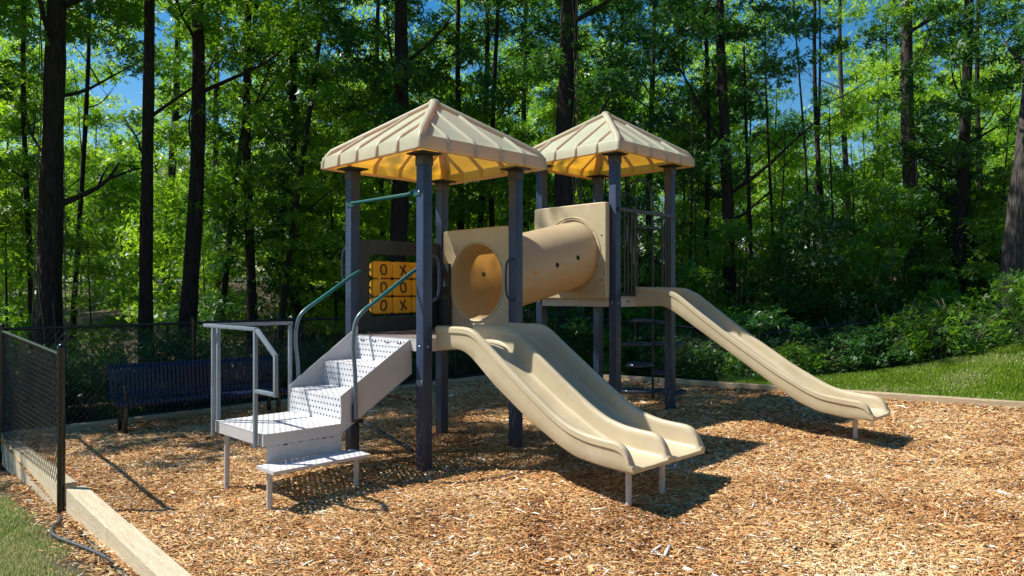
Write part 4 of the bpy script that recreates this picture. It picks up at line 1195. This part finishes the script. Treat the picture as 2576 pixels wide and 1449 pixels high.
# saplings and understory: copies sharing meshes
sap_tr = [trunk_mesh(600+i, 5+i*.6, .035+.006*i, (-.04, .05, .02, -.02, .03)[i], .12, 12, n=7, z0=.8, top=.2) for i in range(5)]
rnd = random.Random(5)
def sapling(u, Y, k, s, name='sapling'):
    x = at(u, Y); root = empty(name, (x, Y, ground_z(x, Y)), rnd.random()*6.28); root.scale = (s, s, s)
    tag(root, 'slender leafy sapling in the woods behind the fence', 'sapling', 'saplings filling the woods')
    link('trunk', sap_tr[k], root); link('crown', low[k], root, (0, 0, -.3), rnd.random()*6.28)
front = [(20, 14.5, 0, 1), (235, 15.5, 0, .7), (520, 20, 0, .9), (700, 18, 1, 1), (850, 17.5, 2, 1), (1080, 18, 3, 1.1), (1330, 18, 0, 1), (1540, 17, 1, 1.0), (1590, 16, 3, .9),
         (1725, 16.5, 3, 1), (1990, 17.5, 0, .8), (2110, 17, 3, .9), (2190, 18, 2, .9), (2270, 16, 0, .8), (2360, 18, 1, 1), (2450, 17, 3, 1), (2560, 16, 0, .9), (900, 20, 4, 1), (1120, 22, 4, 1), (60, 19, 4, 1),
         (1700, 21, 4, 1), (2230, 22, 4, 1), (2000, 23, 2, .8), (420, 22, 2, 1), (560, 24, 2, 1.1), (790, 23, 4, 1), (1300, 24, 2, 1.1), (1480, 23, 4, 1), (1870, 24, 4, 1.1), (2420, 22, 4, 1)]
front += [(1760+i*95, 15.2+(i*37 % 5)*.5, (3, 0, 3, 1)[i % 4], .66+.08*(i % 3)) for i in range(9)]
for f in front: sapling(*f)
for i in range(34):
    Y = rnd.uniform(24, 34); sapling(rnd.uniform(-40, 2620), Y, rnd.choice([2, 4, 2, 3, 4]), rnd.uniform(.9, 1.35))

def shrub(x, y, k, s, label, group):
    root = empty('shrub', (x, y, ground_z(x, y)-.05), rnd.random()*6.28); root.scale = (s, s, s*rnd.uniform(.85, 1.1))
    tag(root, label, 'shrub', group)
    link('foliage', shr[k], root)
    link('stems', stem_me[k % 2], root)
stem_me = []
for i in range(2):
    mb = MB(); r2 = random.Random(i)
    for k in range(16):
        a = r2.random()*6.28; e = Vector((math.cos(a)*r2.uniform(.2, .9), math.sin(a)*r2.uniform(.2, .9), r2.uniform(.7, 1.5)))
        mb.tube(smooth_path([(0, 0, -.1), e*.5 + Vector((0, 0, .2)), e], 1), [.010, .009, .008, .006, .003][:6] if False else .006, 5)
    me = bpy.data.meshes.new('stems'); me.from_pydata([tuple(v) for v in mb.v], [], mb.f); me.materials.append(M['twig']); stem_me.append(me)
for i in range(26):       # behind the left and back fence
    t = i/25; q = Vector(along((-8.2, 9.6), (.6, 15.9), t)) + Vector((rnd.uniform(-.4, .2), rnd.uniform(.0, .9)))
    shrub(q.x, q.y, rnd.choice([0, 2, 3, 2]), rnd.uniform(.55, .95), 'dark leafy shrub in the shade behind the back chain link fence', 'shrubs behind the back fence')
for i in range(34):       # right brush line
    t = i/33; x = 1.2 + 10.0*t; y = interp([(1.2, 14.6), (3, 13.9), (5, 13.0), (8.3, 12.85), (12, 13.2)], x) + rnd.uniform(-.1, .5)
    shrub(x, y, rnd.choice([0, 1, 2, 3]), rnd.uniform(.6, .95) + .08*sstep(5, 8, x), 'leafy shrub in the brush line along the top of the lawn', 'shrubs along the lawn edge')
for i in range(44):
    Y = rnd.uniform(14.3, 20); u = rnd.uniform(1480, 2620)
    shrub(at(u, Y), Y, rnd.choice([1, 3, 0, 1]), rnd.uniform(.6, 1.1), 'green undergrowth shrub among the trees on the right', 'undergrowth shrubs on the right')
for i in range(20):
    Y = rnd.uniform(17, 26); u = rnd.uniform(-20, 1500)
    shrub(at(u, Y), Y, rnd.choice([1, 3, 0]), rnd.uniform(.8, 1.4), 'dark undergrowth shrub among the trees on the left', 'undergrowth shrubs on the left')

# tangle of dry vines and twigs on the forest floor
def tangle():
    mb = MB(); r2 = random.Random(3)
    for i in range(900):
        u = r2.uniform(-60, 2600); Y = r2.uniform(11.5, 21)
        x = at(u, Y)
        if Y < 14.4 + .65*min(0, x) + .9 - .0 and x < .5: Y = 15.6 + .68*min(0, x) + r2.random()*4
        if x > .5 and Y < 14.2: Y = 14.2 + r2.random()*5
        z = ground_z(x, Y); ln = r2.uniform(.4, 1.3); a = r2.uniform(0, 6.28)
        P = [Vector((x, Y, z)), Vector((x+math.cos(a)*ln*.3, Y+math.sin(a)*ln*.3, z+ln*r2.uniform(.3, .8))), Vector((x+math.cos(a)*ln*.8, Y+math.sin(a)*ln*.8, z+ln*r2.uniform(.2, .9)))]
        mb.tube(P, [.008, .006, .003], 4, cap=False)
    tag(mb.obj('brush_tangle', M['twig']), 'tangle of dry vines and twigs on the forest floor behind the fence', 'brush', kind='stuff')
tangle()
def vines():
    mb = MB(); r2 = random.Random(9)
    for u, Y, rr in ((126, 13.2, .25), (1432, 15.6, .30)):
        x = at(u, Y); z = ground_z(x, Y)
        for k in range(9):
            a0 = r2.uniform(0, 6.28); P = []
            for i in range(26):
                zz = z + i*.38; a = a0 + .5*math.sin(i*.4+k); q = rr*(1-.025*i) + .02 + .03*r2.random()
                P.append((x + math.cos(a)*q, Y + math.sin(a)*q, zz))
            mb.tube(P, .008, 4)
    tag(mb.obj('climbing_vines', M['twig']), 'thin bare vines climbing the two thickest dark trunks', 'vines', kind='stuff')
vines()

def fallen():
    rs = np.random.RandomState(8); P = []
    while len(P) < 330:
        y = rs.uniform(4.2, 13.5); x = rs.uniform(-.73, .73)*y
        if in_bed(x, y): P.append((x, y, mulch_z(x, y) + .022))
    P = np.array(P); V, Q = leaf_geo(P, .030, rs, .35)
    o = link('fallen_leaves', np_mesh('fallen_leaves', V, Q, M['litter'], np.repeat(rs.rand(len(P)), 10)))
    tag(o, 'dry brown and yellow leaves lying scattered on the wood chips', 'leaves', kind='stuff')
fallen()
# distant woods beyond: one far mass with gaps
def far_woods():
    rs = np.random.RandomState(77); C = []; T_ = []
    gaps = [(300, 260, 75, 140), (2010, 170, 110, 90), (1960, 330, 60, 70), (385, 90, 40, 90), (240, 10, 60, 60), (1985, 180, 80, 60), (1900, 330, 40, 60), (560, 60, 30, 80), (2080, 60, 60, 60), (20, 60, 50, 80), (760, 60, 25, 40), (1130, 290, 30, 30)]
    n = 0
    while n < 3000:
        Y = rs.uniform(38, 62); u = rs.uniform(-150, 2730); v = rs.uniform(-160, 720)
        z = CAMZ + (735-v)/F_PX*Y
        g_ = 0
        for gu, gv, gw, gh in gaps:
            if ((u-gu)/gw)**2 + ((v-gv)/gh)**2 < 1: g_ = 1
        if g_: continue
        dens = 1.0 if v > 400 else .26 + .55*(v+160)/560
        dens *= 1 if v > 420 else (1.0 if noise.noise(Vector((u*.009, v*.009, 2))) > -.10 else .10)
        if rs.rand() > dens: continue
        n += 1
        if v > 560 and rs.rand() < .35: continue
        r = rs.uniform(.8, 1.9); k = int(46*(r/1.3)**2)
        p = rs.randn(k, 3); p /= np.linalg.norm(p, axis=1)[:, None]; p *= (rs.rand(k)**.5)[:, None]
        C.append(p*[r, r, r*.55] + [at(u, Y), Y, z]); T_.append(np.full(k, rs.rand()*.6) + rs.rand(k)*.4)
    C = np.vstack(C); T_ = np.concatenate(T_)
    V, Q = leaf_geo(C, .25, rs, 1.1)
    o = link('distant_woods', np_mesh('distant_woods', V, Q, M['leaf_c'], np.repeat(T_, 10)))
    tag(o, 'sunlit yellow green mass of far woods beyond the trunks', 'woods', kind='stuff')
far_woods()

# ------------------------------------------------------------------ beyond the wood
def road():
    V = []; Fs = []; xs = np.arange(-60, 61, 3.0)
    for x in xs:
        for y in (35.0, 37.5, 40.0, 43.5): V.append((x, y, ground_z(x, y) + .08))
    for i in range(len(xs)-1):
        for j in range(3): a = i*4+j; Fs.append((a, a+4, a+5, a+1))
    tag(mesh_obj('road', V, Fs, M['asphalt'], smooth=True), kind='structure')
road()
def car(x, y, rz, paint, label, van=False):
    z = ground_z(x, y) + .1
    root = empty('parked_car', (x, y, z), rz); tag(root, label, 'car')
    prof = [(-2.2, .35), (-2.25, .75), (-2.1, .92), (-1.5, 1.0), (-1.0, 1.42), (.5, 1.47), (1.15, 1.02), (2.0, .88), (2.2, .65), (2.2, .35)] if not van else [(-2.3, .4), (-2.35, 1.0), (-2.2, 1.8), (-1.9, 1.95), (1.0, 1.95), (1.6, 1.25), (2.2, 1.1), (2.35, .8), (2.35, .4)]
    mb = MB(); k = len(prof)
    V = [(a, -.86, b) for a, b in prof] + [(a, .86, b) for a, b in prof]
    for i, (a, b) in enumerate(prof):
        if b > 1.1: V[i] = (a, -.68, b); V[i+k] = (a, .68, b)
    Fs = [tuple(range(k)), tuple(range(2*k-1, k-1, -1))] + [(i, i+k, (i+1) % k + k, (i+1) % k) for i in range(k)]
    mb.add(V, Fs); mb.obj('body', M[paint], root)
    for s in (-1, 1):
        w = MB(); w.box((-1.0, s*.74-.02, 1.02), (.6, s*.74+.02, 1.36), .02) if not van else w.box((-1.8, s*.76-.02, 1.2), (1.0, s*.76+.02, 1.7), .02)
        w.obj('window', M['glass'], root)
    for sx in (-1.4, 1.4):
        for sy in (-1, 1):
            t_ = MB(); t_.tube([(sx, sy*.70, .33), (sx, sy*.90, .33)], .33, 18); wl = t_.obj('wheel', M['rubber'], root)
            h_ = MB(); h_.disc((sx, sy*.90, .33), (0, sy, 0), .19, .012, 12); h_.obj('rim', M['bolt'], wl)
for u, y, rz, p, lb, vn in ((1775, 36.5, .15, 'carblue', 'blue car parked beyond the trees right of the second tower', False), (1860, 37.5, 1.45, 'carwhite', 'white car parked beyond the trees just right of the straight dark trunk', False),
        (1950, 36.8, .1, 'carsilver', 'silver car parked beyond the woods above the long slide', False), (2045, 38, 1.5, 'carwhite', 'tall white van parked beyond the woods behind the thin pair of stems', True),
        (840, 37, .2, 'carwhite', 'white van beyond the woods just left of the first tower', True), (2290, 38, .3, 'carsilver', 'silver car half hidden far behind the rough pale trunk', False)):
    car(at(u, y), y, rz, p, lb, vn)
def house(x, y, w, d, h, label, rz=.2):
    z = ground_z(x, y)
    root = empty('house', (x, y, z), rz); tag(root, label, 'house')
    mb = MB(); mb.box((-w/2, 0, -1), (w/2, d, h)); wall = mb.obj('wall', M['siding'], root)
    r_ = MB(); e = .5; V = [(-w/2-e, -e, h), (w/2+e, -e, h), (w/2+e, d+e, h), (-w/2-e, d+e, h), (-w/2-e, d/2, h+2.6), (w/2+e, d/2, h+2.6)]
    r_.add(V, [(0, 1, 5, 4), (2, 3, 4, 5), (0, 4, 3), (1, 2, 5), (3, 2, 1, 0)]); r_.obj('roof', M['shingle'], root)
    for i in range(4):
        for zz in (1.2, 4.2):
            if zz + 1.4 > h: continue
            xx = -w/2 + w*(i+.5)/4; f = MB(); f.box((xx-.6, -.06, zz), (xx+.6, -.003, zz+1.4)); wf = f.obj('window', M['trim'], root)
            p = MB(); p.box((xx-.5, -.075, zz+.1), (xx+.5, -.062, zz+1.3)); p.obj('pane', M['glass'], wf)
house(at(275, 47), 47, 11, 8, 6.0, 'grey two storey house glimpsed through leaves at the left')
house(at(1010, 55), 55, 12, 8, 3.6, 'grey house hidden far behind the first tower', -.1)

# ------------------------------------------------------------------ light, sky, camera
sun_v = Vector((-.97, .12, 1.27)).normalized()
sl_ = bpy.data.lights.new('sun', 'SUN'); sl_.energy = 5.0; sl_.angle = R(.53); sl_.color = (1.0, .955, .86)
so = bpy.data.objects.new('sun', sl_); COL.objects.link(so); so.rotation_euler = sun_v.to_track_quat('Z', 'Y').to_euler(); so.location = (-10, 2, 14)
w = bpy.data.worlds.new('World'); scene.world = w; w.use_nodes = True; nt = w.node_tree
bg = nt.nodes['Background']; sky = nt.nodes.new('ShaderNodeTexSky'); sky.sky_type = 'NISHITA'; sky.sun_disc = False
sky.sun_elevation = math.asin(sun_v.z); sky.sun_rotation = R(277); sky.air_density = 1.2; sky.dust_density = .3; sky.ozone_density = 2.0
hs = nt.nodes.new('ShaderNodeHueSaturation'); hs.inputs['Saturation'].default_value = 1.5
L(nt, sky.outputs[0], hs.inputs['Color']); L(nt, hs.outputs[0], bg.inputs['Color']); bg.inputs['Strength'].default_value = .09
cam = bpy.data.cameras.new('camera'); co = bpy.data.objects.new('camera', cam); COL.objects.link(co)
cam.sensor_width = 36; cam.lens = 36*F_PX/2576; cam.clip_end = 500; cam.clip_start = .05
co.location = (0, 0, CAMZ); co.rotation_euler = (R(90 + .33), 0, 0)
scene.camera = co
scene.view_settings.view_transform = 'Standard'; scene.view_settings.look = 'None'; scene.view_settings.exposure = .55; scene.view_settings.gamma = 1
scene.render.resolution_x = 1024; scene.render.resolution_y = 576
try:
    scene.cycles.max_bounces = 8; scene.cycles.transparent_max_bounces = 16; scene.cycles.diffuse_bounces = 4
except Exception: pass
